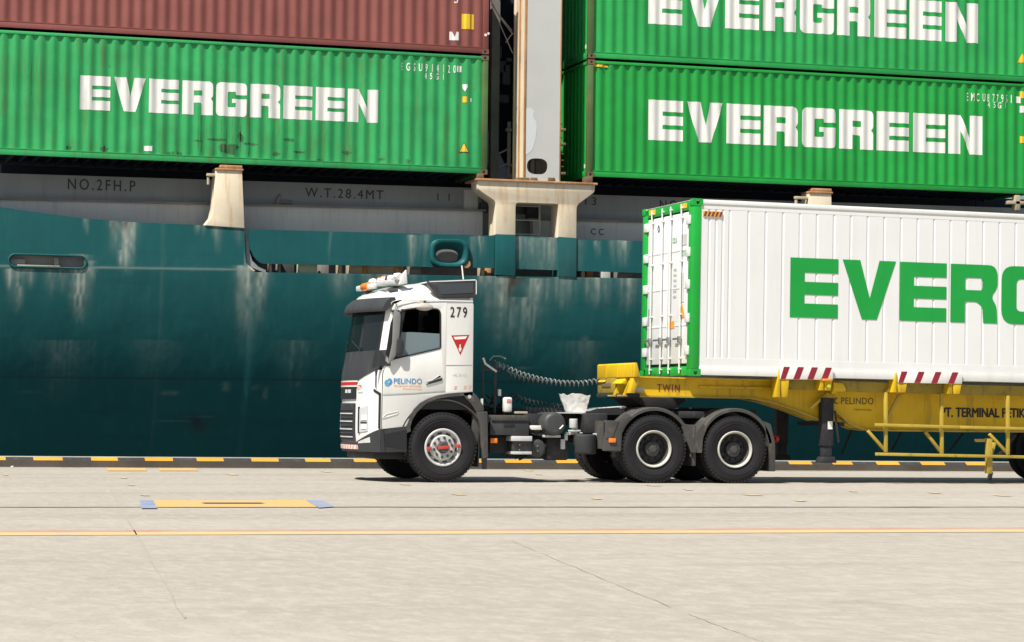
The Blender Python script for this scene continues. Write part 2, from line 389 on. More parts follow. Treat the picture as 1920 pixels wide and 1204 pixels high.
# slab joints running across the quay, slightly ragged
random.seed(11)
def joint(pa, pb, wd=.035):
    A, B = Vector(atg(*pa)), Vector(atg(*pb)); nn = 26; L = []; Rr = []
    nrm = Vector((-(B-A).y, (B-A).x)).normalized()
    for i in range(nn+1):
        q = A.lerp(B, i/nn)+nrm*random.uniform(-.009, .009); k = wd*random.uniform(.3, 1)
        L.append(q-nrm*k/2); Rr.append(q+nrm*k/2)
    mb = MB()
    for i in range(nn): mb.poly([(*L[i], .004), (*L[i+1], .004), (*Rr[i+1], .004), (*Rr[i], .004)])
    tag(mb.build('slab_joint', M['joint']), kind='structure')
joint((203, 910), (345, 1160), .016); joint((960, 1015), (1260, 1140), .008); joint((1290, 1152), (1500, 1230), .008)

# ================================================================ THE SHIP
HY = 57.0
ship = thing('container_ship', 'huge teal hulled container ship with cream deck supports moored behind the quay kerb', 'ship', (17, HY+8, 0))

def vnoise(x, seed):
    i = np.floor(x); f = x-i; f = f*f*(3-2*f)
    h = lambda k: (np.sin(k*127.1+seed*311.7)*43758.5453) % 1.0
    return h(i)*(1-f)+h(i+1)*f
def streak(X, Z, px, py, ln, wd, s, seed=1):
    """run-off mark starting at the pixel: ln metres long, wd wide"""
    x0, z0 = at(px, py, HY)
    d = z0-Z; t = np.clip(d/ln, 0, 1)
    e = np.exp(-((X-x0+.02*np.sin(d*5+seed))/(wd*(.55+.35*(1-t))))**2)
    f = np.where((d > -.03) & (d < ln), (1-t)**1.1, 0)
    w1 = .015*np.sin(Z*7+seed)+.01*np.sin(Z*17); g = .18+1.5*vnoise((X+w1)*13+seed*17, seed)*vnoise((X+w1)*34, seed+2)*(.5+.9*vnoise(Z*6+X*9, seed+5))+.35*vnoise(X*60, seed+9)*vnoise(Z*9+seed, 3)
    return np.clip(1.7*s*e*f*g, 0, 1)
PALE = [(30, 506, 1.05, .16, .75), (58, 506, .5, .14, .4), (95, 506, .75, .16, .45), (120, 506, .6, .12, .4), (152, 506, 1.3, .24, .7), (150, 480, .35, .25, .35), (172, 490, .3, .1, .3),
        (162, 409, .42, .05, .6), (213, 416, .9, .1, .5), (240, 418, 1.25, .2, .9), (228, 470, .5, .1, .5), (370, 424, .25, .06, .4), (383, 424, .3, .05, .35), (408, 424, .7, .1, .5), (447, 426, .5, .1, .3),
        (458, 500, 1.9, .2, .75), (487, 512, 1.3, .2, .7), (470, 560, 1.6, .25, .35), (640, 512, .7, .3, .35), (720, 512, .8, .5, .35), (775, 512, .6, .1, .4), (905, 520, .6, .2, .3),
        (935, 520, 1.8, .35, .5), (985, 560, 1.6, .5, .35), (1010, 525, 1.1, .4, .4), (1060, 522, .9, .3, .45), (1120, 522, .8, .4, .4), (1180, 522, .9, .3, .4), (300, 640, 1.2, .5, .12), (120, 640, 1.6, .6, .12), (560, 640, 1.6, .5, .12), (1100, 640, 1.8, .5, .15),
        (1330, 525, 1.2, .3, .4), (1600, 525, 1.2, .4, .4)]
RUST = [(213, 417, .3, .06, .8), (236, 418, .45, .1, .95), (165, 408, .1, .05, .6), (958, 522, .7, .22, .9), (975, 522, .4, .12, .7), (153, 492, .35, .06, .6), (482, 512, .4, .08, .5), (700, 511, .2, .2, .4), (118, 508, .3, .05, .4)]
def wear(o, extra=()):
    me = o.data; nv = len(me.vertices); co = np.empty(nv*3); me.vertices.foreach_get('co', co); co = co.reshape(-1, 3)+np.array(rootloc(o.parent))
    X, Z = co[:, 0], co[:, 2]; out = np.zeros((nv, 4)); out[:, 3] = 1
    for i, s in enumerate(PALE+list(extra)): out[:, 0] = np.maximum(out[:, 0], streak(X, Z, *s, seed=i+1))
    for i, s in enumerate(RUST): out[:, 1] = np.maximum(out[:, 1], streak(X, Z, *s, seed=i+40))
    # pale weld line along the knuckle, scuffed patches low on the plating
    zk = KN(X); out[:, 0] = np.maximum(out[:, 0], np.where(X < 11, .42*np.exp(-((Z-zk)/.025)**2), 0))
    xs, zs = at(372, 790, HY+1); out[:, 2] = np.clip(.8*np.exp(-((X-xs)/.45)**2-((Z-zs)/.2)**2)*(.4+.9*vnoise(X*9+Z*5, 5)), 0, 1)
    out[:, 2] = np.maximum(out[:, 2], np.maximum(.75*np.exp(-((Z-1.845-.004*(X-12))/.022)**2), 0))
    for xs_ in (3.4, 8.6, 14.9, 21.3, 27.5, 33): out[:, 0] = np.maximum(out[:, 0], .13*np.exp(-((X-xs_)/.03)**2)*(.4+.6*vnoise(Z*3, 2)))
    rub = vnoise(X*.9+3, 8)*vnoise(Z*2.3+X*.21, 9); out[:, 0] = np.maximum(out[:, 0], np.clip((rub-.55)*1.1, 0, .22)*(.3+.7*vnoise(X*17, 4)*vnoise(Z*23, 6)*1.6)*(Z < 2.9))
    for px_, py_, a_, b_, k_ in ((320, 737, .22, .05, .35), (425, 725, .09, .12, .3), (480, 727, .09, .06, .25), (500, 738, .06, .14, .25), (560, 720, .08, .06, .25), (340, 790, .5, .02, .25), (380, 782, .3, .018, .3), (130, 700, .12, .03, .2), (60, 735, .3, .02, .18), (980, 690, .2, .03, .2), (1090, 640, .1, .12, .2)):
        q_, w_ = at(px_, py_, HY+.5); out[:, 0] = np.maximum(out[:, 0], k_*np.exp(-((X-q_)/a_)**4-((Z-w_)/b_)**4)*(.3+.9*vnoise(X*21+Z*13, 12)))
    for px_, py_, a_, b_, k_ in ((385, 800, .16, .14, .7), (352, 778, .10, .03, .6), (320, 737, .16, .03, .5), (1010, 700, .12, .04, .4), (220, 770, .08, .03, .4)):
        q_, w_ = at(px_, py_, HY+.5); out[:, 1] = np.maximum(out[:, 1], k_*np.exp(-((X-q_)/a_)**2-((Z-w_)/b_)**2)*(.2+.9*vnoise(X*19+Z*31, 14)))
    at_ = me.color_attributes.new('wear', 'FLOAT_COLOR', 'POINT'); at_.data.foreach_set('color', out.ravel())
def KN(X): return 4.335+.0135*(X-4.9)          # knuckle line height
def flare(z, zk):                               # plating leans inboard below the knuckle, more and more
    d = np.maximum(0, zk-z); return .05*d+.062*d*d
ztop_px = [(-400, 342), (-200, 366), (0, 388), (80, 400), (160, 410), (240, 416), (330, 420), (400, 423), (462, 428)]
ztx = [at(*q, HY) for q in ztop_px]
def ZTOP(x): return float(np.interp(x, [q[0] for q in ztx], [q[1] for q in ztx]))
XE = at(459, 440, HY)[0]
def ZS(x): return 4.36+.0115*(x-11)               # top of the lower plating beside the slot
pill = (at(18, 490, HY), at(160, 490, HY)); ph = .125; pz = (pill[0][1]+pill[1][1])/2
def in_pill(x, z):
    x0, x1 = pill[0][0]+ph, pill[1][0]-ph; q = min(max(x, x0), x1); return math.hypot(x-q, z-pz) < ph
b = bmesh.new(); st = .06; nx = int(40/st); X0 = -1.5
cols = []
for i in range(nx+1):
    x = X0+i*st; zk = float(KN(x))
    if x <= XE: zt = ZTOP(x)
    elif x < XE+.56: zt = ZS(x)+.30*max(0, 1-(x-XE)/.30)**2  # fillet down to the slot
    else: zt = ZS(x)
    zk = min(zk, zt-.02); zs = list(np.linspace(-3.5, -.2, 5))[:-1]+list(np.linspace(-.2, zk, 130))+list(np.linspace(zk, zt, 26))[1:]
    cols.append([b.verts.new((x, HY+float(flare(z, zk)), z)) for z in zs])
for A, B in zip(cols, cols[1:]):
    for j in range(len(A)-1):
        cx = (A[j].co.x+B[j].co.x)/2; cz = (A[j].co.z+A[j+1].co.z+B[j].co.z+B[j+1].co.z)/4
        if in_pill(cx, cz): continue
        b.faces.new((A[j], B[j], B[j+1], A[j+1]))
mb = MB(); mb._add(b); hull = mb.build('hull', M['hull'], ship, sharp=60); wear(hull)
# far ends of the hull, plain plating
mb = MB()
for xa, xb in ((-70, X0-.0), (X0+nx*st, 150)):
    mb.grid(lambda u, v, xa=xa, xb=xb: (xa+(xb-xa)*u, HY+float(flare(-3.5+8.0*v, 4.5)), -3.5+8.0*v), 12, 14)
mb.box(-70, 150, HY+1.2, HY+24, 4.0, 4.06); mb.box(-70, 150, HY+24, HY+24.2, -3.5, 6)
mb.build('hull_plating', M['hull'], ship)
# opening rims and what shows inside
mb = MB(); ring = []
x0, x1 = pill[0][0]+ph, pill[1][0]-ph
for k in range(17): a = math.pi/2+math.pi*k/16; ring.append((x0+(ph+.02)*math.cos(a), HY-.012, pz+(ph+.02)*math.sin(a)))
for k in range(17): a = -math.pi/2+math.pi*k/16; ring.append((x1+(ph+.02)*math.cos(a), HY-.012, pz+(ph+.02)*math.sin(a)))
mb.tube(ring+[ring[0]], .02, 8); mb.build('opening_rim', M['hull'], ship)
mb = MB(); mb.box(x0-.4, x1+.4, HY+.28, HY+.34, pz-.5, pz+.5); mb.box(x0-.1, x0+.25, HY+.15, HY+.28, pz-.16, pz+.05, .02); mb.box(x0+.9, x0+1.0, HY+.12, HY+.28, pz-.2, pz+.1)
mb.box(x0-.5, x1+.5, HY+.02, HY+.3, pz-.2, pz-ph-.01); mb.build('opening_recess', M['hatch'], ship)
mb = MB(); mb.box(x0+.05, x1-.45, HY-.02, HY+.1, pz-ph-.0, pz-ph+.03, .006); mb.build('opening_sill', M['beige'], ship)

# plating above the slot
def bulwark(pxa, pxb, ya, yb, name='bulwark_plate', y=HY, th=.03, hole=None):
    """plate between pixel columns, its upper/lower edges at the pixel rows (a pair each)"""
    xa, za0 = at(pxa, ya[0], y); _, za1 = at(pxa, yb[0], y); xb, zb0 = at(pxb, ya[1], y); _, zb1 = at(pxb, yb[1], y)
    b = bmesh.new(); st_ = .025 if hole else .06; nu = max(2, int((xb-xa)/st_)); nv = 40 if hole else 16
    V = [[b.verts.new((xa+(xb-xa)*i/nu, y, (za1+(zb1-za1)*i/nu)*(1-j/nv)+(za0+(zb0-za0)*i/nu)*j/nv)) for j in range(nv+1)] for i in range(nu+1)]
    for i in range(nu):
        for j in range(nv):
            cc = (V[i][j].co+V[i+1][j+1].co)/2
            if hole and hole(cc.x, cc.z): continue
            b.faces.new((V[i][j], V[i+1][j], V[i+1][j+1], V[i][j+1]))
    r = bmesh.ops.extrude_face_region(b, geom=b.faces[:]); bmesh.ops.translate(b, verts=[v for v in r['geom'] if isinstance(v, bmesh.types.BMVert)], vec=(0, th, 0))
    bmesh.ops.recalc_face_normals(b, faces=b.faces)
    mb = MB(); mb._add(b); o = mb.build(name, M['hull'], ship, sharp=50); return o
BP = [(775, 442, .9, .12, .45), (788, 442, .7, .05, .4), (800, 442, .6, .1, .3), (890, 445, .8, .1, .35), (905, 445, .6, .14, .35), (985, 445, .9, .5, .4), (1020, 447, 1.2, .5, .5), (1040, 447, 1.2, .25, .45), (1070, 450, 1.3, .3, .5), (962, 445, 1.0, .12, .3),
      (1150, 452, .7, .1, .45), (1168, 452, .7, .16, .5), (1120, 452, .5, .1, .3), (950, 443, .7, .15, .35), (620, 432, .9, .04, .3), (1300, 452, .8, .2, .5), (1500, 455, .8, .2, .5)]
fx, fz = at(843, 477, HY)
def fair_hole(x, z):
    if abs((x-fx)/.45)**3.2+abs((z-fz-.02)/.31)**3.2 < 1: return True
    cx_, cz_ = at(503, 452, HY); return x < cx_ and z < cz_ and math.hypot((x-cx_)/.44, (z-cz_)/.56) > 1
for a_ in ((466, 927, (430, 442), (494, 503), 'bulwark_plate', HY+.05, .03, fair_hole), (958, 1052, (441, 446), (504, 507), 'bulwark_plate', HY+.06), (1081, 1700, (448, 470), (508, 528), 'bulwark_plate', HY+.02)):
    wear(bulwark(*a_), BP)
mb = MB(); mb.box(27.0, 150, HY+.024, HY+.06, 4.66, 5.45); mb.build('bulwark_plate', M['hull'], ship)
# curved bracket where the high bulwark steps down
q = [at(463, 440, HY), at(463, 497, HY), at(500, 512, HY), at(500, 506, HY), at(486, 500, HY), at(474, 488, HY), at(469, 470, HY), at(468, 440, HY)]
mb = MB(); plate(mb, q, HY+.10, HY+.16); mb.build('bracket', M['hatch'], ship)
mb = MB(); mb.prism([at(459, 492, HY), at(479, 508, HY), at(458, 508, HY)], HY+.02, HY+.08); mb.build('bracket', M['ship_cream'], ship)
# fairlead: swollen ring round an oval eye
mb = MB()
b = bmesh.new(); n1 = 48; Rg = []
def sup(t, hw, hh, e): cs, sn = math.cos(t), math.sin(t); return math.copysign(abs(cs)**e, cs)*hw, math.copysign(abs(sn)**e, sn)*hh
for i in range(n1):
    t = 2*math.pi*i/n1; row = []
    for (hw, hh, e, yy, dz) in ((.49, .345, .55, .06, .03), (.485, .34, .55, -.02, .03), (.465, .325, .55, -.045, .03), (.41, .275, .6, -.05, .025), (.375, .245, .65, -.03, .02), (.30, .18, .75, .16, -.01), (.275, .155, .8, .24, -.02)):
        dx, dz_ = sup(t, hw, hh, e); row.append(b.verts.new((fx+dx, HY+yy, fz+dz_+dz)))
    Rg.append(row)
for i in range(n1):
    A, B = Rg[i], Rg[(i+1) % n1]
    for j in range(6): b.faces.new((A[j], B[j], B[j+1], A[j+1]))
bmesh.ops.recalc_face_normals(b, faces=b.faces); mb._add(b)
fl = mb.build('fairlead', M['hull'], ship, sharp=50)
mb = MB(); mb.box(fx-.3, fx+.3, HY+.26, HY+.3, fz-.22, fz+.22); mb.build('backing_plate', M['gear'], fl)
mb = MB(); mb.cyl((fx+.42, HY-.03, fz-.22), (fx+.42, HY+.05, fz-.22), .1, 14); mb.build('rust_scar', M['rust'], fl)
# deck gear that shows through the slot
mb = MB(); mb.box(-20, 120, HY+1.3, HY+1.36, 3.6, 5.4); mb.build('inner_bulkhead', M['gear'], ship)
def slotbox(pa, pb, mat, y=HY+.25, z0=4.2, z1=4.75, name='deck_gear'):
    xa = at(pa, 503, y)[0]; xb = at(pb, 503, y)[0]; mb = MB(); mb.box(xa, xb, y, y+.4, z0, z1, .02); mb.build(name, mat, ship)
slotbox(505, 510, M['beige']); slotbox(522, 527, M['gear']); slotbox(527, 552, M['deck_dark'], HY+.5); slotbox(561, 593, M['mint']); slotbox(600, 617, M['gear'], HY+.5); slotbox(636, 641, M['beige'])
slotbox(655, 757, M['beige'], HY+.35); slotbox(680, 690, M['rust'], HY+.3); slotbox(740, 756, M['rust'], HY+.3); slotbox(770, 790, M['gear'], HY+.3); slotbox(903, 909, M['beige']); slotbox(912, 925, M['rust'], HY+.4)
slotbox(1090, 1097, M['beige']); slotbox(1100, 1112, M['rust'], HY+.4); slotbox(1130, 1145, M['coaming'], HY+.4); slotbox(1160, 1185, M['gear'])

# hatch coaming and hatch cover, inboard
def px_plate(name, c4, y, th, mat, parent=None, bev=.0):
    mb = MB(); mb.prism([at(*q, y) for q in c4], y, y+th, bev); return mb.build(name, mat, parent or ship)
CY, HC = 58.0, 58.35
px_plate('hatch_coaming', [(-700, 358), (905, 395), (905, 470), (-700, 470)], CY, .3, M['coaming'])
px_plate('hatch_coaming', [(1000, 411), (3500, 470), (3500, 560), (1000, 470)], CY, .3, M['coaming'])
px_plate('coaming_lip', [(-700, 354), (912, 393), (912, 396.5), (-700, 357.5)], CY-.06, .5, M['gear'])
px_plate('coaming_lip', [(990, 409), (3500, 468), (3500, 471), (990, 412.5)], CY-.06, .5, M['gear'])
hc1 = px_plate('hatch_cover', [(-700, 303), (902, 353), (902, 393), (-700, 356)], HC, 6.5, M['hatch'])
hc2 = px_plate('hatch_cover', [(1010, 362), (3500, 440), (3500, 468), (1010, 410)], HC, 6.5, M['hatch'])
mb = MB()
def stencil(mb, s, pa, pb, Y, bold=.012, spacing=1.0):
    """line of writing whose lower-left / upper-right pixels are pa / pb on the plane Y"""
    (xa, za), (xb, zb) = at(*pa, Y), at(*pb, Y); write(mb, s, xa, za, xb-xa, zb-za, Y, bold, spacing)
stencil(mb, 'NO.2FH.P', (127, 355), (254, 339), HC-.006, .012, 1.35); mb.build('lettering', M['ink'], hc1)
mb = MB(); stencil(mb, 'W.T.28.4MT', (572, 369), (719, 357), HC-.006, .012, 1.3); mb.build('lettering', M['ink'], hc1)
mb = MB(); stencil(mb, '11', (820, 376), (843, 363), HC-.006, .0, 2.2); mb.build('lettering', M['ink'], hc1)
mb = MB(); stencil(mb, '13', (1097, 384), (1118, 370), HC-.006, .012, 1.4); mb.build('lettering', M['ink'], hc2)
mb = MB(); stencil(mb, 'NO', (1237, 393), (1270, 376), HC-.006, .012, 1.4); mb.build('lettering', M['ink'], hc2)
mb = MB(); stencil(mb, 'CC', (1108, 440), (1132, 429), CY-.006, .012, 1.5); mb.build('lettering', M['ink'], ship)
# cleat on the hatch cover side
xa, za = at(512, 386, HC); xb, zb = at(524, 368, HC)
mb = MB(); mb.prism([(xa, za), (xb, za), (xb, zb+.05), (xa+.08, zb-.05)], HC-.12, HC, .01); mb.box(xb+.0, xb+.28, HC-.1, HC-.02, za+.05, za+.14, .01); mb.build('cleat', M['gear'], hc1)
xa, za = at(868, 394, HC); xb, zb = at(905, 358, HC)
mb = MB(); mb.box(xa, xb-.15, HC-.12, HC, za, zb, .01); mb.build('stiffener', M['coaming'], hc1)

# dark plates added inboard to block the sky, showing between the stacks and below the boxes
mb = MB(); mb.box(16.0, 19.4, 65.0, 65.2, 4, 13.1); mb.box(4.4, 16.0, 60.0, 60.2, 5, 12.6); mb.box(19.4, 31.1, 60.0, 60.2, 5, 12.6); mb.box(31.12, 48, 60.0, 60.2, 5, 7.1); mb.box(15.9, 16.0, 60.2, 65.0, 5, 13.1); mb.box(19.4, 19.5, 60.2, 65.0, 5, 13.1); mb.build('sky_blocker', plain('navy shadowed steel', (.012, .018, .032), .8), ship)

# cream T support under the column
TY = 56.98
P_ = lambda l: [at(880+x/4.3, 280+y/4.3, TY) for x, y in l]
mb = MB(); plate(mb, rounded(P_([(72, 243), (1010, 284), (1006, 345), (878, 438), (862, 470), (860, 716), (720, 706), (722, 470), (722, 440), (690, 436), (405, 428), (374, 434), (370, 470), (368, 690), (214, 684), (217, 440), (205, 410), (76, 322)]), [.02, .02, .05, .1, .1, 0, 0, .0, .12, .0, 0, .12, 0, 0, 0, .1, .08, .05]), TY, TY+.62, bev=.012)
tsup = mb.build('pedestal', M['ship_cream'], ship)
mb = MB(); x0, z0 = at(896, 337, TY); x1, z1 = at(1116, 346, TY); 
mb.prism([(x0-.05, z0-.02), (x1+.05, z1-.02), (x1+.05, z1+.035), (x0-.05, z0+.035)], TY-.05, TY+1.0, .01); mb.build('top_plate', M['rust'], tsup)
mb = MB()
for l in ([(214, 686), (370, 692), (368, 1020), (216, 1010)], [(720, 708), (862, 718), (860, 1030), (722, 1024)]):
    plate(mb, P_(l), TY-.004, TY+.5, bev=.01)
o = mb.build('pedestal_foot', M['hull'], tsup); wear(o, BP)
mb = MB()                                        # railing behind the opening
xr, zr = at(880+565/4.3, 280+690/4.3, 57.8); mb.cyl((xr, 57.8, zr), (xr, 57.8, zr+.9), .025)
for k in (0, .35, .7): mb.cyl((xr-.9, 57.8, zr+k), (xr, 57.8, zr+k), .018)
mb.build('railing', M['coaming'], ship)
mb = MB(); mb.box(xr-.15, xr+.35, 58.4, 58.7, zr+.45, zr+1.1, .02); mb.box(xr-1.4, xr-1.15, 58.2, 58.6, zr+.6, zr+.8, .04); mb.build('junction_box', M['deck_dark'], ship)
mb = MB(); mb.box(16.3, 19.2, 58.5, 58.6, zr-.3, zr+.55); mb.build('transverse_coaming', M['hatch'], ship)
mb = MB(); mb.box(16.3, 19.2, 59.4, 59.5, zr-.3, zr+1.25); mb.build('transverse_coaming', M['gear'], ship)

# tall column (box girder) with oval hole
cx0 = at(984, 200, TY)[0]-.0; cx1 = at(1051.5, 200, TY)[0]; cz = at(1000, 342, TY)[1]
ox, oz = at(1007.5, 312, TY); oval = [(ox+.265*math.copysign(abs(math.cos(t))**.7, math.cos(t)), oz+.195*math.copysign(abs(math.sin(t))**.85, math.sin(t))) for t in [2*math.pi*k/36 for k in range(36)]]
mb = MB(); plate(mb, [(cx0, cz+.02), (cx1, cz+.02), (cx1, 13.5), (cx0, 13.5)], TY+.0, TY+.03, [oval])
mb.box(cx1-.03, cx1, TY+.031, TY+.9, cz+.02, 13.5); mb.box(cx0, cx1, TY+.87, TY+.9, cz+.02, 13.5)
colm = mb.build('column', M['ship_post'], ship)
mb = MB(); mb.box(cx0-.004, cx0+.02, TY+.031, TY+.9, cz+.02, 13.5); mb.box(cx0-.02, cx0+.0, TY+.86, TY+.94, cz, 13.5); mb.build('side_web', M['ship_cream'], colm)
mb = MB(); mb.box(cx0-.012, cx0+.03, TY-.012, TY+.05, cz+.02, 13.5, .005); mb.box(cx1-.028, cx1+.006, TY-.010, TY+.03, cz+.02, 13.5, .005); mb.build('edge_strip', M['rust'], colm)
mb = MB(); mb.box(cx0-.03, cx0+.0, TY+.36, TY+.44, cz+.02, 13.5); mb.build('edge_strip', M['rust'], colm)
mb = MB(); mb.box(ox-.05, ox+.03, TY+.4, TY+.5, oz-.4, oz+.4); mb.box(ox+.12, ox+.16, TY+.5, TY+.55, oz-.4, oz+.4); mb.build('stiffener', M['gear'], colm)
random.seed(5)
pp = [at(984.5, 205, TY), at(993, 202, TY), at(1003, 208, TY), at(999, 218, TY), at(1007, 232, TY), at(1004, 262, TY), at(998, 282, TY), at(988, 290, TY), at(984.5, 290, TY)]
mb = MB(); plate(mb, rounded(pp, .08), TY-.004, TY-.001); mb.build('repaint_patch', M['post_patch'], colm)
mb = MB()                                        # steps on both edges and rusty lugs at the foot
for py in (232, 245, 258, 272, 288, 300, 312, 325): 
    x, z = at(1052, py, TY); mb.box(x, x+.07, TY+.02, TY+.1, z-.012, z+.012)
for py in (243, 270, 325): x, z = at(1052, py, TY); mb.box(x, x+.12, TY-.03, TY+.05, z-.03, z+.03, .01)
for px in (985, 1000, 1033, 975): x, z = at(px, 339, TY); mb.box(x-.08, x+.1, TY-.03, TY+.2, z-.02, z+.08, .02)
mb.build('lug', M['casting'], colm)
# ladder posts, rungs and lashing rods in the gap beside the column
gy = 58.3
mb = MB()
for pa, pb, yy in ((921, 936, gy+.9), ):
    xa, xb = at(pa, 200, yy)[0], at(pb, 200, yy)[0]; mb.box(xa, xb, yy, yy+.2, 6.4, 14)
mb.build('lashing_post', M['gear'], ship)
mb = MB()
xa = at(952, 250, gy)[0]; z0_ = at(952, 335, gy)[1]; z1_ = at(952, 228, gy)[1]; mb.box(xa, xa+.09, gy, gy+.06, z0_, z1_, .01); mb.box(xa+.04, xa+.14, gy-.1, gy+.06, z0_+.3, z0_+.36, .01); mb.box(xa-.05, xa+.1, gy-.05, gy+.06, z1_-.25, z1_-.17, .01); mb.box(xa-.02, xa+.14, gy-.05, gy+.06, z0_, z0_+.1, .01)
for py in (283, 310): 
    (ax, az), (bx, bz) = at(936, py+5, gy), at(956, py-5, gy); mb.cyl((ax, gy+.03, az), (bx, gy+.03, bz), .022, 10)
mb.build('ladder', M['gear'], ship)
def rod(pa, pb, y=57.6, r=.014): 
    (ax, az), (bx, bz) = at(*pa, y), at(*pb, y); mb.cyl((ax, y, az), (bx, y, bz), r, 8)
mb = MB()
for pa, pb in (((920, 0), (937, 33)), ((937, 33), (962, 65)), ((921, 8), (948, 45)), ((937, 45), (961, 100)), ((948, 80), (961, 62)), ((940, 33), (960, 58))): rod(pa, pb)
mb.build('lashing_rod', M['gear'], ship)
mb = MB()
for px, py, w_, h_ in ((940, 125, .25, .3), (950, 140, .2, .5), (944, 185, .3, .2), (955, 112, .15, .1), (938, 98, .1, .3)):
    x, z = at(px, py, 59.5); mb.box(x-w_/2, x+w_/2, 59.5, 59.7, z-h_/2, z+h_/2, .02)
mb.build('lashing_gear', M['deck_dark'], ship)

mb = MB(); mb.box(16.45, 18.95, TY+.95, 65, 13.2, 13.32); mb.build('overhead_blocker', M['gear'], ship)  # unseen plate added over the gap to cut skylight on the end wall
# smaller supports under the boxes
def pedestal(top, foot, depth=.5, TY=56.97):
    mb = MB(); plate(mb, [at(*q, TY) for q in foot], TY, TY+depth, bev=.012); o = mb.build('pedestal', M['ship_cream'], ship)
    mb = MB(); (xa, za), (xb, zb) = at(*top[0], TY), at(*top[1], TY); mb.box(xa, xb, TY-.03, TY+depth, za, za+.05, .01); mb.box(xa+.1, xb-.02, TY-.01, TY+.3, za+.05, za+.13, .02); mb.build('top_plate', M['rust'], o)
    return o
pd = pedestal(((404, 319), (456, 321)), [(406, 319), (453, 320), (457.5, 427), (386, 422), (397, 408), (401, 390)])
mb = MB(); x, z = at(394, 328, 56.97); mb.box(x-.07, x+.2, 57.0, 57.1, z-.03, z+.04, .01); mb.cyl((x-.03, 57.05, z-.05), (x-.03, 57.05, z-.22), .03, 10); mb.build('flood_lamp', M['beige'], pd)
pd = pedestal(((1516, 362), (1561, 364)), [(1518, 360), (1558, 362), (1560, 470), (1514, 468)])
mb = MB(); x, z = at(1502, 371, 56.97); mb.box(x-.15, x+.22, 57.0, 57.1, z-.03, z+.04, .01); mb.cyl((x-.1, 57.05, z-.03), (x-.1, 57.05, z-.16), .04, 10); mb.build('flood_lamp', M['beige'], pd)
mb = MB(); x, z = at(1905, 380, 56.97); mb.box(x-.2, x+.3, 57, 57.2, z-.04, z+.05, .01); mb.box(x, x+.15, 57, 57.2, z-.2, z+.2, .02); mb.build('twist_lock_fitting', M['beige'], ship)
mb = MB()
for xx in (16.2, 19.12): mb.box(xx-.02 if xx < 18 else xx-.16, xx+.16 if xx < 18 else xx+.02, 56.99, 57.3, 6.78, 6.9 if xx < 18 else 6.935, .02)
mb.build('twist_lock_fitting', M['casting'], ship)

# ================================================================ CONTAINERS
def letters_std(ch, s0=(.28, .385), s1=(.61, .715), stem=.40):
    a, b_ = s0; c_, d_ = s1
    if ch == 'E': return [(0, 0), (1, 0), (1, a), (stem, a), (stem, b_), (1, b_), (1, c_), (stem, c_), (stem, d_), (1, d_), (1, 1), (0, 1)], []
    if ch == 'V': return [(.33, 0), (.69, 0), (1, 1), (.64, 1), (.525, .42), (.39, 1), (0, 1)], []
    if ch == 'N': return [(0, 0), (.36, 0), (.36, .60), (.64, 0), (1, 0), (1, 1), (.64, 1), (.64, .42), (.36, 1), (0, 1)], []
    if ch == 'R': return rounded([(0, 0), (.38, 0), (.38, .36), (.62, .36), (.62, 0), (1, 0), (1, .42), (.93, .49), (1, .56), (1, 1), (0, 1)], [0, 0, 0, .06, 0, 0, .05, 0, .05, .16, 0]), [rounded([(.38, .57), (.64, .57), (.64, .72), (.38, .72)], .02)]
    if ch == 'G': return rounded([(1, 0), (1, .52), (.52, .52), (.52, .40), (.64, .40), (.64, .27), (.38, .27), (.38, .73), (.64, .73), (.64, .64), (1, .64), (1, 1), (0, 1), (0, 0)], [.13, 0, 0, 0, .02, .05, .05, .05, .05, 0, 0, .16, .16, .16]), []
def letters_wide(ch):
    if ch == 'E': return letters_std('E', (.235, .385), (.60, .755), .30)
    if ch == 'V': return [(.37, 0), (.65, 0), (1, 1), (.69, 1), (.515, .36), (.33, 1), (0, 1)], []
    if ch == 'R': return rounded([(0, 0), (.31, 0), (.31, .36), (.55, .36), (.68, .28), (.70, 0), (1, 0), (.985, .30), (.86, .46), (1, .60), (1, 1), (0, 1)], [0, 0, 0, .04, .06, 0, 0, .08, .1, .12, .2, 0]), [rounded([(.31, .56), (.66, .56), (.68, .60), (.68, .72), (.66, .77), (.31, .77)], .03)]
    if ch == 'G': return rounded([(1, 0), (1, .52), (.55, .52), (.55, .33), (.70, .33), (.70, .22), (.30, .22), (.30, .78), (.70, .78), (.70, .66), (1, .66), (1, 1), (0, 1), (0, 0)], [.1, 0, 0, 0, 0, .08, .1, .1, .08, 0, 0, .25, .25, .25]), []
def word_bm(word, widths, gap, ht, fn):
    """flat XY mesh of block letters, widths and gaps in metres"""
    out = bmesh.new(); x = 0
    for ch, wd in zip(word, widths):
        o, h = fn(ch); b = flat(o, h)
        for v in b.verts: v.co = Vector((x+v.co.x*wd, v.co.y*ht, 0))
        me = bpy.data.meshes.new('t'); b.to_mesh(me); b.free(); out.from_mesh(me); bpy.data.meshes.remove(me); x += wd+gap
    return out
PITCHC = .2835
CORR = .036
def corr_profile(x):
    """depth of the corrugated wall at x (0 = outer face, positive = recessed)"""
    t = (x % PITCHC)/PITCHC
    if t < .30: return 0
    if t < .50: return CORR*(t-.30)/.20
    if t < .80: return CORR
    return CORR*(1-(t-.80)/.20)
def breaks(a, b):
    out = []; k = math.floor(a/PITCHC)
    while k*PITCHC < b:
        for t in (0, .30, .50, .80):
            x = (k+t)*PITCHC
            if a+.002 < x < b-.002: out.append(x)
        k += 1
    return out
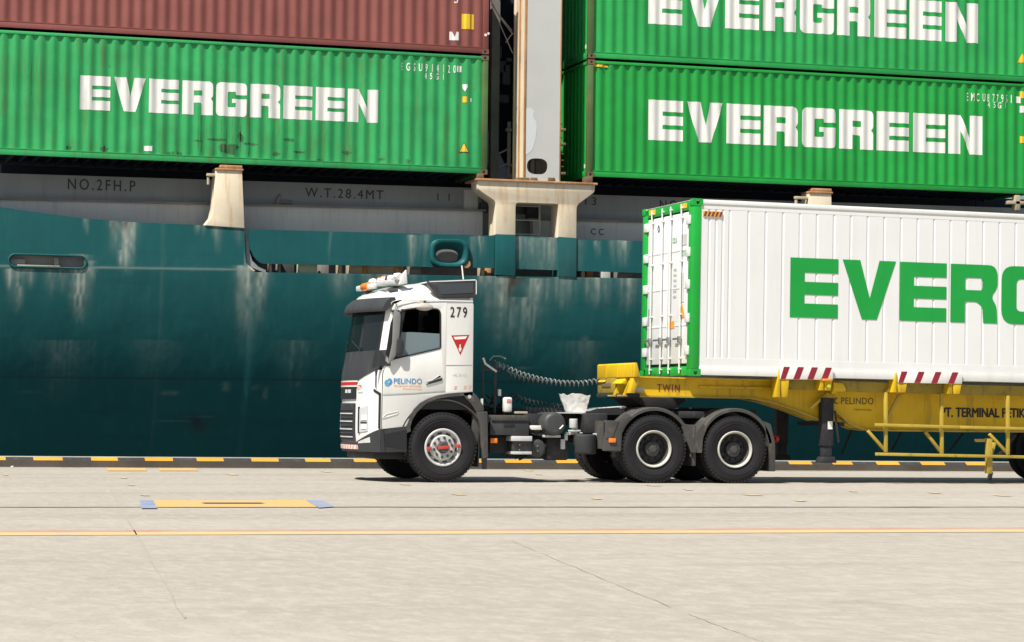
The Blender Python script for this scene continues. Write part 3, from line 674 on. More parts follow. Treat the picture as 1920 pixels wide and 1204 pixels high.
def drape(b, ox, yface, lift=.004):
    """cut a flat mesh (already at world x,z) along the corrugation edges and lay it on the wall whose local origin is ox"""
    xs = [v.co.x for v in b.verts]
    for x in breaks(min(xs)-ox, max(xs)-ox):
        bmesh.ops.bisect_plane(b, geom=b.verts[:]+b.edges[:]+b.faces[:], plane_co=(x+ox, 0, 0), plane_no=(1, 0, 0))
    for v in b.verts: v.co.y = yface+corr_profile(v.co.x-ox)-lift
    return face_front(b)
CL, CW, CH = 12.192, 2.438, 2.896
def container(label, loc, mats, group):
    """corrugated steel box: mats = wall, post, rail, casting"""
    wall, post, rail, cast = mats
    t = thing('shipping_container', label, 'container', loc, group); X, Y, Z = loc
    wy = Y+.028; z0, z1 = Z+.17, Z+CH-.09
    def sidewall(yf, sgn):
        mb = MB(); xs = [.12]+[x for x in breaks(.12, CL-.12)]+[CL-.12]; b = bmesh.new()
        V = [(b.verts.new((X+x, yf+sgn*corr_profile(x), z0)), b.verts.new((X+x, yf+sgn*corr_profile(x), z1))) for x in xs]
        for A, B in zip(V, V[1:]): b.faces.new((A[0], B[0], B[1], A[1]) if sgn > 0 else (A[0], A[1], B[1], B[0]))
        mb._add(b); return mb.build('side_wall', wall, t, sharp=45)
    sw = sidewall(wy, 1); sidewall(Y+CW-.028, -1)
    for xe, sg in ((X+.035, 1), (X+CL-.035, -1)):
        b = bmesh.new(); ys = [.12]+breaks(.12, CW-.12)+[CW-.12]
        V = [(b.verts.new((xe+sg*corr_profile(y), Y+y, z0)), b.verts.new((xe+sg*corr_profile(y), Y+y, z1))) for y in ys]
        for A, B in zip(V, V[1:]): b.faces.new((A[0], A[1], B[1], B[0]) if sg > 0 else (A[0], B[0], B[1], A[1]))
        mb = MB(); mb._add(b); mb.build('end_wall', wall, t, sharp=15)
    for xe in (X, X+CL-.15):
        for ye in (Y, Y+CW-.15):
            mb = MB(); mb.box(xe+.006, xe+.144, ye+.006, ye+.144, Z+.118, Z+CH-.118, .008); mb.build('corner_post', post, t)
    for ye in (Y+.012, Y+CW-.092):
        mb = MB(); mb.box(X+.15, X+CL-.15, ye, ye+.08, Z+.012, Z+.168, .006); mb.box(X+.15, X+CL-.15, ye-.006, ye+.0, Z+.148, Z+.166); mb.build('bottom_rail', rail if ye < Y+1 else M['underside'], t)
        mb = MB(); mb.box(X+.15, X+CL-.15, ye+.008, ye+.07, Z+CH-.092, Z+CH-.02, .008); mb.build('top_rail', rail, t)
    for xe in (X+.02, X+CL-.10):
        mb = MB(); mb.box(xe, xe+.08, Y+.15, Y+CW-.15, Z+.012, Z+.168, .006); mb.box(xe, xe+.08, Y+.15, Y+CW-.15, Z+CH-.10, Z+CH-.02, .006); mb.build('end_rail', rail, t)
    for xe in (X, X+CL-.178):
        for ye in (Y, Y+CW-.162):
            for ze in (Z, Z+CH-.118):
                mb = MB(); b = flat(rounded([(xe, ze), (xe+.178, ze), (xe+.178, ze+.118), (xe, ze+.118)], .012), [rounded([(xe+.06, ze+.03), (xe+.118, ze+.03), (xe+.118, ze+.088), (xe+.06, ze+.088)], .024)], .012)
                for v in b.verts: v.co = Vector((v.co.x, (ye+.012 if ye == Y else ye+.150)+v.co.z, v.co.y))
                mb._add(b); mb.box(xe+.001, xe+.177, ye+.05, ye+.11, ze+.001, ze+.117); mb.box(xe+.001, xe+.05, ye+.024, ye+.138, ze+.001, ze+.117); mb.box(xe+.128, xe+.177, ye+.024, ye+.138, ze+.001, ze+.117)
                mb.build('corner_casting', cast, t)
    mb = MB(); mb.box(X+.1, X+CL-.1, Y+.09, Y+CW-.09, Z+CH-.05, Z+CH-.03); mb.build('roof', wall, t)
    mb = MB(); mb.box(X+.1, X+CL-.1, Y+.1, Y+CW-.1, Z+.13, Z+.16); mb.box(X+.1, X+CL-.1, Y+.095, Y+.10, Z+.02, Z+.16)
    for k in range(40): mb.box(X+.3+k*.297, X+.34+k*.297, Y+.1, Y+CW-.1, Z+.03, Z+.13)
    mb.build('underframe', M['underside'], t)
    return t, wy
GW = dict(E=1.0, V=1.05, R=1.02, G=1.03, N=1.05)
def evergreen(t, wy, X, xl, zl, wd, ht, mat):
    ws = [GW[c] for c in 'EVERGREEN']; k = wd/(sum(ws)+8*.11); b = word_bm('EVERGREEN', [q*k for q in ws], .11*k, ht, letters_std)
    for v in b.verts: v.co = Vector((xl+v.co.x, 0, zl+v.co.y))
    mb = MB(); mb._add(drape(b, X, wy)); return mb.build('lettering', mat, t, sharp=50)
def small(t, wy, X, s, xl, zl, wd, ht, mat, bold=.012, spacing=1.3, name='lettering'):
    b = fit(text_bm(s, bold, spacing), xl, zl, wd, ht); mb = MB(); mb._add(drape(b, X, wy, .005)); return mb.build(name, mat, t)
def decal(t, wy, X, outline, mat, lift=.006, name='decal'):
    b = flat(outline)
    for v in b.verts: v.co = Vector((v.co.x, 0, v.co.y))
    mb = MB(); mb._add(drape(b, X, wy, lift)); return mb.build(name, mat, t)
def sq(pa, pb, Y): (xa, za), (xb, zb) = at(*pa, Y), at(*pb, Y); return [(xa, za), (xb, za), (xb, zb), (xa, zb)]
GRP = 'containers stacked on the ship deck'
# left stack: green below, brown red above
LX, LZ = 16.445-CL, 6.885
c1, wy = container('faded green container with scraped lower edge, under the brown red one', (LX, HY, LZ), (M['green_old'], M['green_post'], M['green_old'], M['casting']), GRP)
xa, zb_ = at(149, 205, wy); xe, zt = at(709.5, 167, wy); z_t = at(152, 140, wy)[1]
evergreen(c1, wy, LX, xa, zb_-.0, xe-xa, (z_t-zb_+zt-at(708, 228, wy)[1])/2, M['letter_worn'])
def small_px(t, X, s, pa, pb, mat=None, **k): (xa, za), (xb, zb) = at(*pa, wy), at(*pb, wy); return small(t, wy, X, s, xa, za, xb-xa, zb-za, mat or M['letter_white'], **k)
small_px(c1, LX, 'EGSU914120', (752, 132), (855, 122.5), spacing=2.1)
decal(c1, wy, LX, sq((857, 135), (866, 124), wy), M['letter_white']); small_px(c1, LX, '0', (859.5, 133), (863.5, 126), M['green_old'])
small_px(c1, LX, '45G1', (796, 148), (832, 138), spacing=2.1)
x, z = at(872, 164, wy); decal(c1, wy, LX, rounded([(x-.06, z+.08), (x+.06, z+.08), (x+.06, z), (x, z-.1), (x-.06, z)], .02), M['letter_white'])
decal(c1, wy, LX, sq((867.5, 192), (876, 181), wy), M['yellow_film']); small_px(c1, LX, '1', (882, 191), (884.5, 184))
def tri(px, py, r): x, z = at(px, py, wy); return [(x-r, z-r*.8), (x+r, z-r*.8), (x, z+r*1.1)]
decal(c1, wy, LX, tri(870, 278, .135), M['ink'], .005); decal(c1, wy, LX, tri(870, 278, .105), M['yellow_film'], .009)
decal(c1, wy, LX, sq((270, 283), (286, 274), wy), M['letter_white'])
# scraped and rusty dents along the bottom of the old box
random.seed(21)
for px, py, a_, b_ in ((430, 280, .28, .16), (452, 258, .08, .14), (195, 280, .12, .08), (128, 277, .07, .05), (320, 288, .10, .06), (337, 288, .08, .06), (408, 262, .25, .03), (540, 262, .16, .04), (518, 288, .1, .05), (650, 286, .12, .05), (715, 298, .1, .04), (765, 302, .08, .06), (560, 285, .2, .03), (470, 270, .2, .03), (600, 300, .1, .03), (372, 264, .12, .02)):
    x, z = at(px, py, wy); pl = []
    for k in range(14): t_ = 2*math.pi*k/14; rr = random.uniform(.55, 1.15); pl.append((x+a_*rr*math.cos(t_), z+b_*rr*math.sin(t_)))
    decal(c1, wy, LX, pl, M['scrape'], .003, 'scrape')
c2, wy = container('brown red container at the top left of the picture', (LX, HY, LZ+CH+.035), (M['oxide'], M['oxide'], M['oxide'], M['casting_red']), GRP)
decal(c2, wy, LX, sq((866, 54), (889.5, 27), wy), M['yellow_film'])
for s_, y_ in (('CAUTION', 36), ('9 6', 44), ('HIGH', 51.5)): small_px(c2, LX, s_, (869, y_), (887, y_-5.5), M['red'], lift=.009) if False else small_px(c2, LX, s_, (869, y_), (887, y_-5.5), M['orange'])
decal(c2, wy, LX, sq((843, 75), (861, 60), wy), M['letter_white']); 
x, z = at(852, 60, wy); decal(c2, wy, LX, [(x-.05, z+.01), (x+.05, z+.01), (x, z-.12)], M['oxide'], .01)
small_px(c2, LX, '5', (852, 6), (859, -8)); x, z = at(910, 66, wy)
mb = MB(); mb.cyl((x, HY-.004, z), (x, HY+.006, z), .035, 14); mb.cyl((x+.07, HY-.004, z+.04), (x+.07, HY+.006, z+.04), .03, 14); mb.build('paint_chip', M['letter_white'], c2)
for px, y0_, y1_, w_ in ((380, 110, 285, .03), (416, 130, 290, .035), (372, 200, 280, .025), (60, 110, 180, .02), (437, 120, 290, .03), (452, 230, 285, .04), (468, 225, 292, .03), (425, 240, 288, .035), (610, 220, 300, .02), (655, 110, 295, .02), (540, 200, 290, .02), (720, 120, 240, .018), (590, 110, 150, .025), (770, 210, 290, .02), (300, 230, 285, .02), (330, 240, 285, .03), (238, 260, 288, .02), (26, 120, 170, .02), (116, 200, 250, .02)):
    x, za = at(px, y0_, wy); zb = at(px, y1_, wy)[1]; L_ = []; R_ = []
    for k in range(15):
        z = za+(zb-za)*k/14; h_ = w_*random.uniform(.15, 1)*(.4+.6*k/14); j_ = random.uniform(-.012, .012); L_.append((x+j_-h_/2, z)); R_.append((x+j_+h_/2, z))
    decal(c1, wy, LX, L_+R_[::-1], M['runoff'], .003, 'rust_run')
# right stack
RX, RZ = 19.0, 6.935
c3, wy = container('clean green container directly behind the white container, dark end wall beside the column', (RX, HY+.03, RZ), (M['green_new'], M['green_post'], M['green_new'], M['casting']), GRP)
def ever_px(t, X, tl, bl, tr, br, mat):
    xa, zb = at(*bl, wy); xe, zt2 = at(*tr, wy); h = (at(*tl, wy)[1]-zb+zt2-at(*br, wy)[1])/2
    return evergreen(t, wy, X, xa, (zb+at(*br, wy)[1])/2, xe-xa, h, mat)
ever_px(c3, RX, (1216, 187), (1216, 263), (1842, 217.5), (1843, 290), M['letter_white'])
small_px(c3, RX, 'EMCU877951', (1813, 189), (1897, 178), spacing=2.1); decal(c3, wy, RX, sq((1905, 193), (1914, 181), wy), M['letter_white']); small_px(c3, RX, '45G1', (1853, 202), (1886, 192), spacing=2.1)
x, z = at(1110, 122, wy); decal(c3, HY+.04, RX, [(x, z-.03), (x+.42, z-.04), (x+.40, z+.02), (x+.02, z+.02)], M['yellow_film'])
c4, wy = container('green container on top of the right stack, its lettering cut by the picture edge', (RX, HY+.03, RZ+CH+.035), (M['green_new2'], M['green_post'], M['green_new2'], M['casting']), GRP)
ever_px(c4, RX, (1216, -30), (1216, 46), (1835, 4), (1836, 79.5), M['letter_white'])
decal(c4, wy, RX, tri(1917, 110, .13), M['yellow_film'])
for c_, y_ in ((c3, 205), ):
    mb = MB(); x, z = at(1086, 85, HY); mb.box(RX-.005, RX+.004, HY+.2, HY+.26, z-.04, z+.06); mb.box(RX-.005, RX+.004, HY+.2, HY+.26, z-3.0, z-2.9); mb.build('placard', M['letter_white'], c_)
wy = HY+.058
for py in (205, 178, 262): decal(c3, wy, RX, sq((1913, py+6), (1925, py-6), wy), M['yellow_film'] if py != 205 else M['letter_white'])

# ================================================================ WHITE CONTAINER ON THE TRAILER
WX, WY, WZ = 14.25, 37.36, 1.744
TILT = .0072
wc = thing('refrigerated_container', 'clean white container with green front frame and big green letters, on the yellow trailer', 'container', (WX, WY, WZ))
X, Y, Z = WX, WY, WZ
# side wall with pressed vertical ribs
xs = []; ribs = [.30, .42, .54, .66]+[.99+.305*k for k in range(36)]
for r_ in ribs:
    if r_ < CL-.25: xs += [(r_-.024, 0), (r_-.010, .009), (r_+.006, .009), (r_+.024, 0)]
xs = [(.15, 0)]+xs+[(CL-.15, 0)]
def rib_wall(yf, sgn):
    b = bmesh.new(); V = [(b.verts.new((X+x, yf+sgn*d, Z+.30)), b.verts.new((X+x, yf+sgn*d, Z+CH-.165))) for x, d in xs]
    for A, B in zip(V, V[1:]): b.faces.new((A[0], B[0], B[1], A[1]))
    if sgn < 0: bmesh.ops.reverse_faces(b, faces=b.faces)
    mb = MB(); mb._add(b); mb.box(X+.15, X+CL-.15, yf-.002 if sgn > 0 else yf-.02, yf+.02 if sgn > 0 else yf+.002, Z+.17, Z+.30, .003); mb.box(X+.15, X+CL-.15, yf-.002 if sgn > 0 else yf-.02, yf+.02 if sgn > 0 else yf+.002, Z+CH-.165, Z+CH-.08, .003)
    return mb.build('side_wall', M['reefer_white'], wc, sharp=15)
rib_wall(Y+.02, 1); rib_wall(Y+CW-.02, -1)
for ye in (Y+.004, Y+CW-.064):
    mb = MB(); mb.box(X+.15, X+CL-.15, ye, ye+.06, Z+.02, Z+.168, .006); mb.build('bottom_rail', M['rail_white'], wc)
    mb = MB(); mb.box(X+.15, X+CL-.15, ye, ye+.06, Z+CH-.085, Z+CH-.01, .012); mb.build('top_rail', M['rail_white'], wc)
for ye in (Y, Y+CW-.22):
    mb = MB(); mb.box(X+.01, X+.152, ye+.004, ye+.216, Z+.118, Z+CH-.118, .012); mb.build('corner_post', M['green_bright'], wc)
    mb = MB(); mb.box(X+CL-.2, X+CL-.01, ye+.004, ye+.216, Z+.118, Z+CH-.118, .012); mb.build('corner_post', M['rail_white'], wc)
for xe in (X, X+CL-.178):
    for ye in (Y, Y+CW-.162):
        for ze in (Z, Z+CH-.118):
            mb = MB(); b = flat(rounded([(xe, ze), (xe+.178, ze), (xe+.178, ze+.118), (xe, ze+.118)], .012), [rounded([(xe+.06, ze+.025), (xe+.125, ze+.025), (xe+.125, ze+.09), (xe+.06, ze+.09)], .026)], .012)
            for v in b.verts: v.co = Vector((v.co.x, (ye+.012 if ye == Y else ye+.150)+v.co.z, v.co.y))
            mb._add(b); mb.box(xe, xe+.045, ye+.024, ye+.138, ze+.001, ze+.117, .004); mb.box(xe+.13, xe+.178, ye+.024, ye+.138, ze+.001, ze+.117); mb.box(xe+.045, xe+.13, ye+.10, ye+.13, ze+.002, ze+.116)
            mb.build('corner_casting', M['green_bright'], wc)
mb = MB(); mb.box(X+.02, X+.12, Y+.2, Y+CW-.2, Z+CH-.17, Z+CH-.012, .008); mb.build('front_header', M['green_bright'], wc)
mb = MB(); mb.box(X+.02, X+.12, Y+.2, Y+CW-.2, Z+.01, Z+.16, .008); mb.build('front_sill', M['green_bright'], wc)
mb = MB(); mb.box(X+.02, X+CL-.02, Y+.06, Y+CW-.06, Z+CH-.03, Z+CH-.014); mb.build('roof', M['reefer_white'], wc)
mb = MB(); mb.box(X+.1, X+CL-.02, Y+.06, Y+CW-.06, Z+.06, Z+.12); mb.box(X+CL-.1, X+CL-.03, Y+.2, Y+CW-.2, Z+.12, Z+CH-.03); mb.build('floor', M['rail_white'], wc)
mb = MB(); mb.box(X+.075, X+.1, Y+.2, Y+CW-.2, Z+.15, Z+CH-.16); mb.build('gasket', M['black'], wc)
ym = Y+CW/2
for ya, yb, hinge_y in ((Y+.235, ym-.008, Y+.20), (ym+.008, Y+CW-.235, Y+CW-.20)):
    mb = MB(); mb.box(X+.03, X+.075, ya, yb, Z+.21, Z+CH-.20, .01)
    for k in range(1, 4): mb.box(X+.024, X+.031, ya+.02, yb-.02, Z+.21+k*.62, Z+.235+k*.62)
    d = mb.build('door', M['reefer_white'], wc)
    sg = 1 if ya < ym else -1
    for z in (.42, .95, 1.50, 2.03, 2.56):
        mb = MB(); mb.box(X-.012, X+.03, hinge_y-.09, hinge_y+.09, Z+z-.075, Z+z+.075, .012); mb.build('hinge', M['rail_white'], d)
    for f_ in (.28, .80):
        yy = ya+(yb-ya)*f_ if sg > 0 else yb-(yb-ya)*f_
        mb = MB(); mb.cyl((X-.005, yy, Z+.05), (X-.005, yy, Z+CH-.06), .015, 12)
        for z in (.12, .30, 1.02, 1.9, 2.62, 2.78): mb.box(X-.018, X+.03, yy-.034, yy+.034, Z+z-.014, Z+z+.014, .004)
        mb.build('locking_bar', M['rail_white'], d)
        mb = MB(); mb.box(X-.035, X-.015, yy-.02, yy+.30 if sg < 0 else yy+.26, Z+.60, Z+.635, .006); mb.box(X-.04, X+.01, yy-.035, yy+.03, Z+.55, Z+.66, .008); mb.build('handle', M['steel'], d)
def end_text(s, y0, z0, wd, ht, mat, bold=.012, vertical=False):
    """writing on the door end: reads towards -Y (from far to near)"""
    b = fit(text_bm(s, bold, 1.2), 0, 0, wd, ht); mb = MB()
    for v in b.verts: v.co = Vector((X+.022, y0-v.co.x, Z+z0+v.co.z))
    bmesh.ops.recalc_face_normals(b, faces=b.faces)
    for f in b.faces:
        if f.normal.x > 0: f.normal_flip()
    mb._add(b); mb.build('lettering', mat, wc)
def end_quad(y0, y1, z0, z1, mat, name='decal', x=.022):
    mb = MB(); mb.box(X+x, X+x+.006, y0, y1, Z+z0, Z+z1); return mb.build(name, mat, wc)
end_quad(Y+.32, Y+.56, 2.16, 2.34, M['coaming']); 
end_text('SZLU', Y+.98, 2.22, .2, .09, M['letter_green']); end_text('22G1', Y+.50, 1.98, .2, .09, M['letter_green']); end_text('0', Y+1.72, 2.45, .10, .12, M['ink'])
for k in range(6): end_text('000', Y+.92, 1.30+k*.09, .14, .045, M['hatch'])
end_quad(Y+.42, Y+.56, 1.22, 1.70, M['coaming']); end_quad(Y+.86, Y+1.16, .80, .92, M['orange']); end_quad(Y+1.98, Y+2.12, .86, 1.16, M['hatch'])
mb = MB(); mb.prism([(Y+.36, Z+.97), (Y+.62, Z+.97), (Y+.49, Z+1.20)], X+.018, X+.026, axis='X'); mb.build('decal', M['orange'], wc)
end_quad(Y+.32, Y+.62, CH-.13, CH-.05, M['yellow_film'], x=.012); end_quad(Y+1.82, Y+2.12, CH-.13, CH-.04, M['yellow_film'], x=.012)
# hazard strip on the side, then the letters
(xa, za), (xb, zb) = at(1317, 405, Y), at(1353, 396, Y)
za = Z+CH-.285; zb = za+.085; wd = xb-xa
mb = MB(); mb.box(xa, xa+wd, Y+.004, Y+.019, za, zb); mb.build('hazard_strip', M['orange'], wc)
mb = MB()
for k in range(5):
    q0 = xa+.005+k*wd/5.0; mb.poly([(q0, Y+.001, za+.002), (q0+.032, Y+.001, za+.002), (q0+.062, Y+.001, zb-.002), (q0+.03, Y+.001, zb-.002)])
mb.build('hazard_stripe', M['ink'], wc)
x0l = at(1481, 540, Y)[0]; wE = at(1571, 540, Y)[0]-x0l; gp = .075
hl = (at(1481, 482, Y)[1]-at(1481, 594, Y)[1])
b = word_bm('EVERGREEN', [wE, wE*1.13, wE, wE*1.02, wE*1.1, wE*1.02, wE, wE, 0.001][:8], gp, hl, lambda c: letters_wide(c) if c in 'EVRG' else letters_std(c))
zl = at(1481, 594, Y)[1]+.008
for v in b.verts: v.co = Vector((x0l+v.co.x, Y+.014, zl+v.co.y))
mb = MB(); mb._add(face_front(b)); mb.build('lettering', M['letter_green'], wc)
wc.rotation_euler = (0, TILT, 0)

SPLIT = ('pedestal_foot', 'junction_box', 'lashing_gear', 'lashing_rod', 'lug', 'placard', 'twist_lock_fitting', 'paint_chip', 'stripe', 'reflector_stripe', 'hazard_stripe', 'valve', 'marker_lamp', 'step_panel', 'mud_flap', 'cross_member', 'air_dryer', 'rail_gusset', 'seam', 'sky_blocker', 'stiffener', 'edge_strip', 'bolt', 'mirror_arm', 'wiper', 'valve_box', 'deflector_edge', 'step_tread', 'ladder', 'end_rail', 'hand_hole', 'red_band')
# ================================================================ THE TRACTOR
TYN = 37.37                                        # near side of the cab
TYF = TYN+2.46
trk = thing('tractor_truck', 'white cab-over tractor truck numbered 279 with black chassis pulling the yellow trailer', 'truck', (11.8, TYN+1.23, 0))
T = lambda px, py, y=TYN: at(px, py, y)
ZP = [(.46, 8.845), (.80, 8.815), (1.70, 8.82), (1.95, 8.87), (2.74, 8.985), (2.95, 9.08)]
def XF(z): return float(np.interp(z, [q[0] for q in ZP], [q[1] for q in ZP]))
ymid = TYN+1.23
def front(t, z, off=0.0):
    a = abs(t); return (XF(z)+.27*t*t+.015*max(0, (a-.78)/.22)**2.2-off, ymid-(1.23+(off if a > .9 else 0))*t, z)
def fpatch(name, t0, t1, z0, z1, off, mat, nt_=14, nz=8, parent=None, th=.012, skew=0.0, fz0=None, fz1=None):
    """curved panel on the cab front between widths t0..t1 (t = 1 near corner) and heights z0..z1"""
    lo = fz0 or (lambda t: z0); hi = fz1 or (lambda t: z1)
    b = bmesh.new(); V = []
    for i in range(nt_+1):
        t = t0+(t1-t0)*i/nt_; V.append([b.verts.new(front(t, lo(t)+(hi(t)-lo(t))*j/nz, off)) for j in range(nz+1)])
    for i in range(nt_):
        for j in range(nz): b.faces.new((V[i][j], V[i+1][j], V[i+1][j+1], V[i][j+1]))
    bmesh.ops.recalc_face_normals(b, faces=b.faces)
    if b.faces[0].normal.x > 0: bmesh.ops.reverse_faces(b, faces=b.faces)
    r_ = bmesh.ops.extrude_face_region(b, geom=b.faces[:]); bmesh.ops.translate(b, verts=[v for v in r_['geom'] if isinstance(v, bmesh.types.BMVert)], vec=(th, 0, 0))
    bmesh.ops.recalc_face_normals(b, faces=b.faces)
    mb = MB(); mb._add(b); return mb.build(name, mat, parent or trk, sharp=40)
# shell: front lower, pillars, roof, rear wall
fpatch('front_panel', -1, 1, .58, 1.76, 0, M['truck_white'], 40, 12)
for s in (-1, 1): fpatch('windscreen_pillar', .855*s, 1.0*s, 2.02, 2.80, 0, M['truck_white'], 10, 10, th=.04)
dp = lambda t: 2.06+.015*t*t
fpatch('cowl_panel', -1, 1, 1.70, 2.06, .014, M['dark_plastic'], 40, 6, fz0=lambda t: 1.595+.21*max(0, (abs(t)-.45)/.55), fz1=dp)
ws = fpatch('windscreen', -.855, .855, 2.06, 2.80, .006, M['windscreen'], 30, 8, th=.006)
fpatch('windscreen_seal', -.87, -.845, 2.05, 2.82, .012, M['black'], 3, 8); fpatch('windscreen_seal', .842, .872, 2.05, 2.86, .012, M['black'], 3, 8)
for yy, dz in ((ymid-.55, .5), (ymid+.35, .55)):
    x_, y_, z_ = front((ymid-yy)/1.23, 2.08, .03); x2, y2, z2 = front((ymid-yy-.5)/1.23, 2.30, .02)
    mb = MB(); mb.tube([(x_, yy, z_), (x2-.005, yy+.35, z_+.10), (x2, yy+.55, z_+.16)], .012, 6); mb.build('wiper', M['black'], ws)
# roof
def rooff(u, v):
    t = 2*v-1
    prof = [(8.96, 2.79), (9.0, 2.88), (9.08, 2.97), (9.22, 3.05), (9.45, 3.11), (9.75, 3.16), (10.2, 3.19), (10.57, 3.18)]
    k = u*(len(prof)-1); i = min(int(k), len(prof)-2); f = k-i
    xc = prof[i][0]*(1-f)+prof[i+1][0]*f; zc = prof[i][1]*(1-f)+prof[i+1][1]*f
    zb = 2.79+.075*min(1, u*2.2); sh = (1-abs(t)**4.5)
    a = abs(t); bow = (.27*t*t+.015*max(0, (a-.78)/.22)**2.2)*max(0, 1-u*1.15)
    return (xc+bow, ymid-(1.232-.0*sh)*t, zb+(max(zc, zb)-zb)*sh)
mb = MB(); mb.grid(rooff, 28, 40); mb.build('roof', M['truck_white'], trk, sharp=60)
mb = MB(); mb.box(10.53, 10.575, TYN+.02, TYF-.02, 1.42, 3.02, .01); mb.build('rear_wall', M['truck_white'], trk)
mb = MB(); mb.box(9.06, 10.54, TYN+.14, TYF-.14, 1.38, 1.45); mb.box(10.47, 10.525, TYN+.05, TYF-.05, 1.4, 3.0); mb.box(9.35, 10.5, TYN+.05, TYF-.05, 2.86, 2.88); mb.box(9.03, 9.36, TYN+.1, TYF-.1, 1.4, 2.03, .05)
mb.build('interior', M['seat'], trk)
for yy in (TYN+.32, TYF-.88):
    mb = MB(); mb.box(9.85, 10.38, yy, yy+.55, 1.75, 1.95, .05); mb.box(10.22, 10.40, yy+.02, yy+.53, 1.9, 2.45, .06); mb.box(10.26, 10.40, yy+.12, yy+.42, 2.47, 2.70, .05); mb.build('seat', M['seat'], trk)
mb = MB(); sw = [(9.55+.10*math.cos(k/20*6.2832), TYF-.60+.23*math.sin(k/20*6.2832), 2.18+.21*math.cos(k/20*6.2832)) for k in range(21)]; mb.tube(sw, .018, 8); mb.cyl((9.5, TYF-.6, 2.16), (9.3, TYF-.6, 1.9), .03); mb.build('steering_wheel', M['grey_wall'], trk)
# sides (near and far): cab panel with a door set into it
arch_px = [(764, 794), (768, 780), (776, 767), (787, 756), (802, 747.5), (820, 741.5), (840, 738), (862, 736), (886, 735)]
arch = [T(*q) for q in arch_px]
XS = lambda z: XF(z)+.282
outline = [(XS(.84), .835), T(762, 799)]+arch+[(10.575, 2.80), (10.56, 2.875), (9.45, 2.875), (XS(2.79)+.03, 2.80), (XS(2.4), 2.4), (XS(2.0), 2.0), (XS(1.7), 1.7)]
zdb = 1.37
door_o = [(XS(1.5)+.012, 1.375), (9.62, 1.40), (10.135, 1.445), (10.14, 2.845), (9.75, 2.835), (9.44, 2.79), (XS(2.62)+.10, 2.70), (XS(2.1)+.075, 2.12), (XS(1.9)+.045, 1.9), (XS(1.7)+.02, 1.70)]
win = rounded([(9.215, 1.915), (10.045, 2.118), (10.035, 2.735), (9.62, 2.735), (9.40, 2.70), (9.335, 2.60)], [.02, .03, .09, .05, .08, .08])
def inset(poly, d):
    c = Vector((sum(p[0] for p in poly)/len(poly), sum(p[1] for p in poly)/len(poly))); out = []
    for p in poly:
        v = Vector(p)-c; out.append((c.x+v.x*(1-d/abs(v.x) if abs(v.x) > .25 else 1), c.y+v.y*(1-d/abs(v.y) if abs(v.y) > .25 else 1)))
    return out
for near in (True, False):
    y0, y1 = (TYN, TYN+.03) if near else (TYF-.03, TYF)
    mb = MB(); plate(mb, outline, y0, y1, [door_o], bev=.004); mb.build('side_panel', M['truck_white'], trk)
    mb = MB(); plate(mb, [(p[0]+(.006 if p[0] < 9.6 else -.006), p[1]+(.006 if p[1] < 1.6 else -.006)) for p in door_o], y0-(.004 if near else 0), y1+(0 if near else .004), [win], bev=.004); door = mb.build('door', M['truck_white'], trk)
    mb = MB(); ring = [(p[0], (y0-.001 if near else y1+.001), p[1]) for p in win]; mb.tube(ring+[ring[0]], .013, 6); mb.build('window_seal', M['black'], door)
    # backing behind the door gap
    mb = MB(); plate(mb, [(XS(1.5)+.04, 1.30), (10.3, 1.36), (10.3, 2.87), (9.5, 2.86), (XS(2.5)+.14, 2.7), (XS(2.0)+.03, 2.0)], y1+.004 if near else y0-.02, y1+.02 if near else y0-.004, [win]); mb.build('door_frame', M['black'], door)
    pane = [(9.22, 1.92), (10.04, 2.12), (10.035, 2.345), (9.58, 2.36), (9.44, 2.355), (9.29, 2.40)] if near else win
    mb = MB(); plate(mb, pane, y0+.012, y0+.016); mb.build('window_pane', M['pane'], door)
    if near:
        mb = MB(); plate(mb, [(9.19, 1.90), (9.33, 1.935), (9.47, 2.72), (9.40, 2.72), (9.31, 2.6)], y0-.004, y0+.008); plate(mb, [T(723, 664), T(733, 681), T(749, 581), T(742, 583), T(732, 606)], y0-.007, y0-.0045); mb.build('quarter_frame', M['black'], door)
        mb = MB(); plate(mb, [T(703, 658), T(715, 657), T(722, 677), T(731, 681), T(732, 686), T(710, 686), T(696, 692)], y0-.012, y0+.002); mb.build('mirror_base', M['dark_plastic'], trk)
        # handle, crease mouldings
        (xa, za), (xb, zb) = T(798, 722), T(828, 712)
        mb = MB(); mb.prism([(xa, za-.0), (xb, zb-.015), (xb+.01, zb+.03), (xa+.05, za+.045)], y0-.022, y0-.002, .006); mb.build('handle', M['black'], door)
        mb = MB(); mb.prism([(xa+.03, za+.06), (xb-.01, zb+.045), (xb-.03, zb+.075), (xa+.10, za+.075)], y0-.010, y0-.002, .004); mb.build('handle_recess', M['rail_white'], door)
        mb = MB(); mb.tube([(XS(1.45)+.02, y0+.001, 1.36), (9.6, y0-.002, 1.392), (10.13, y0-.002, 1.437)], .005, 6); mb.build('seam', M['hatch'], trk)
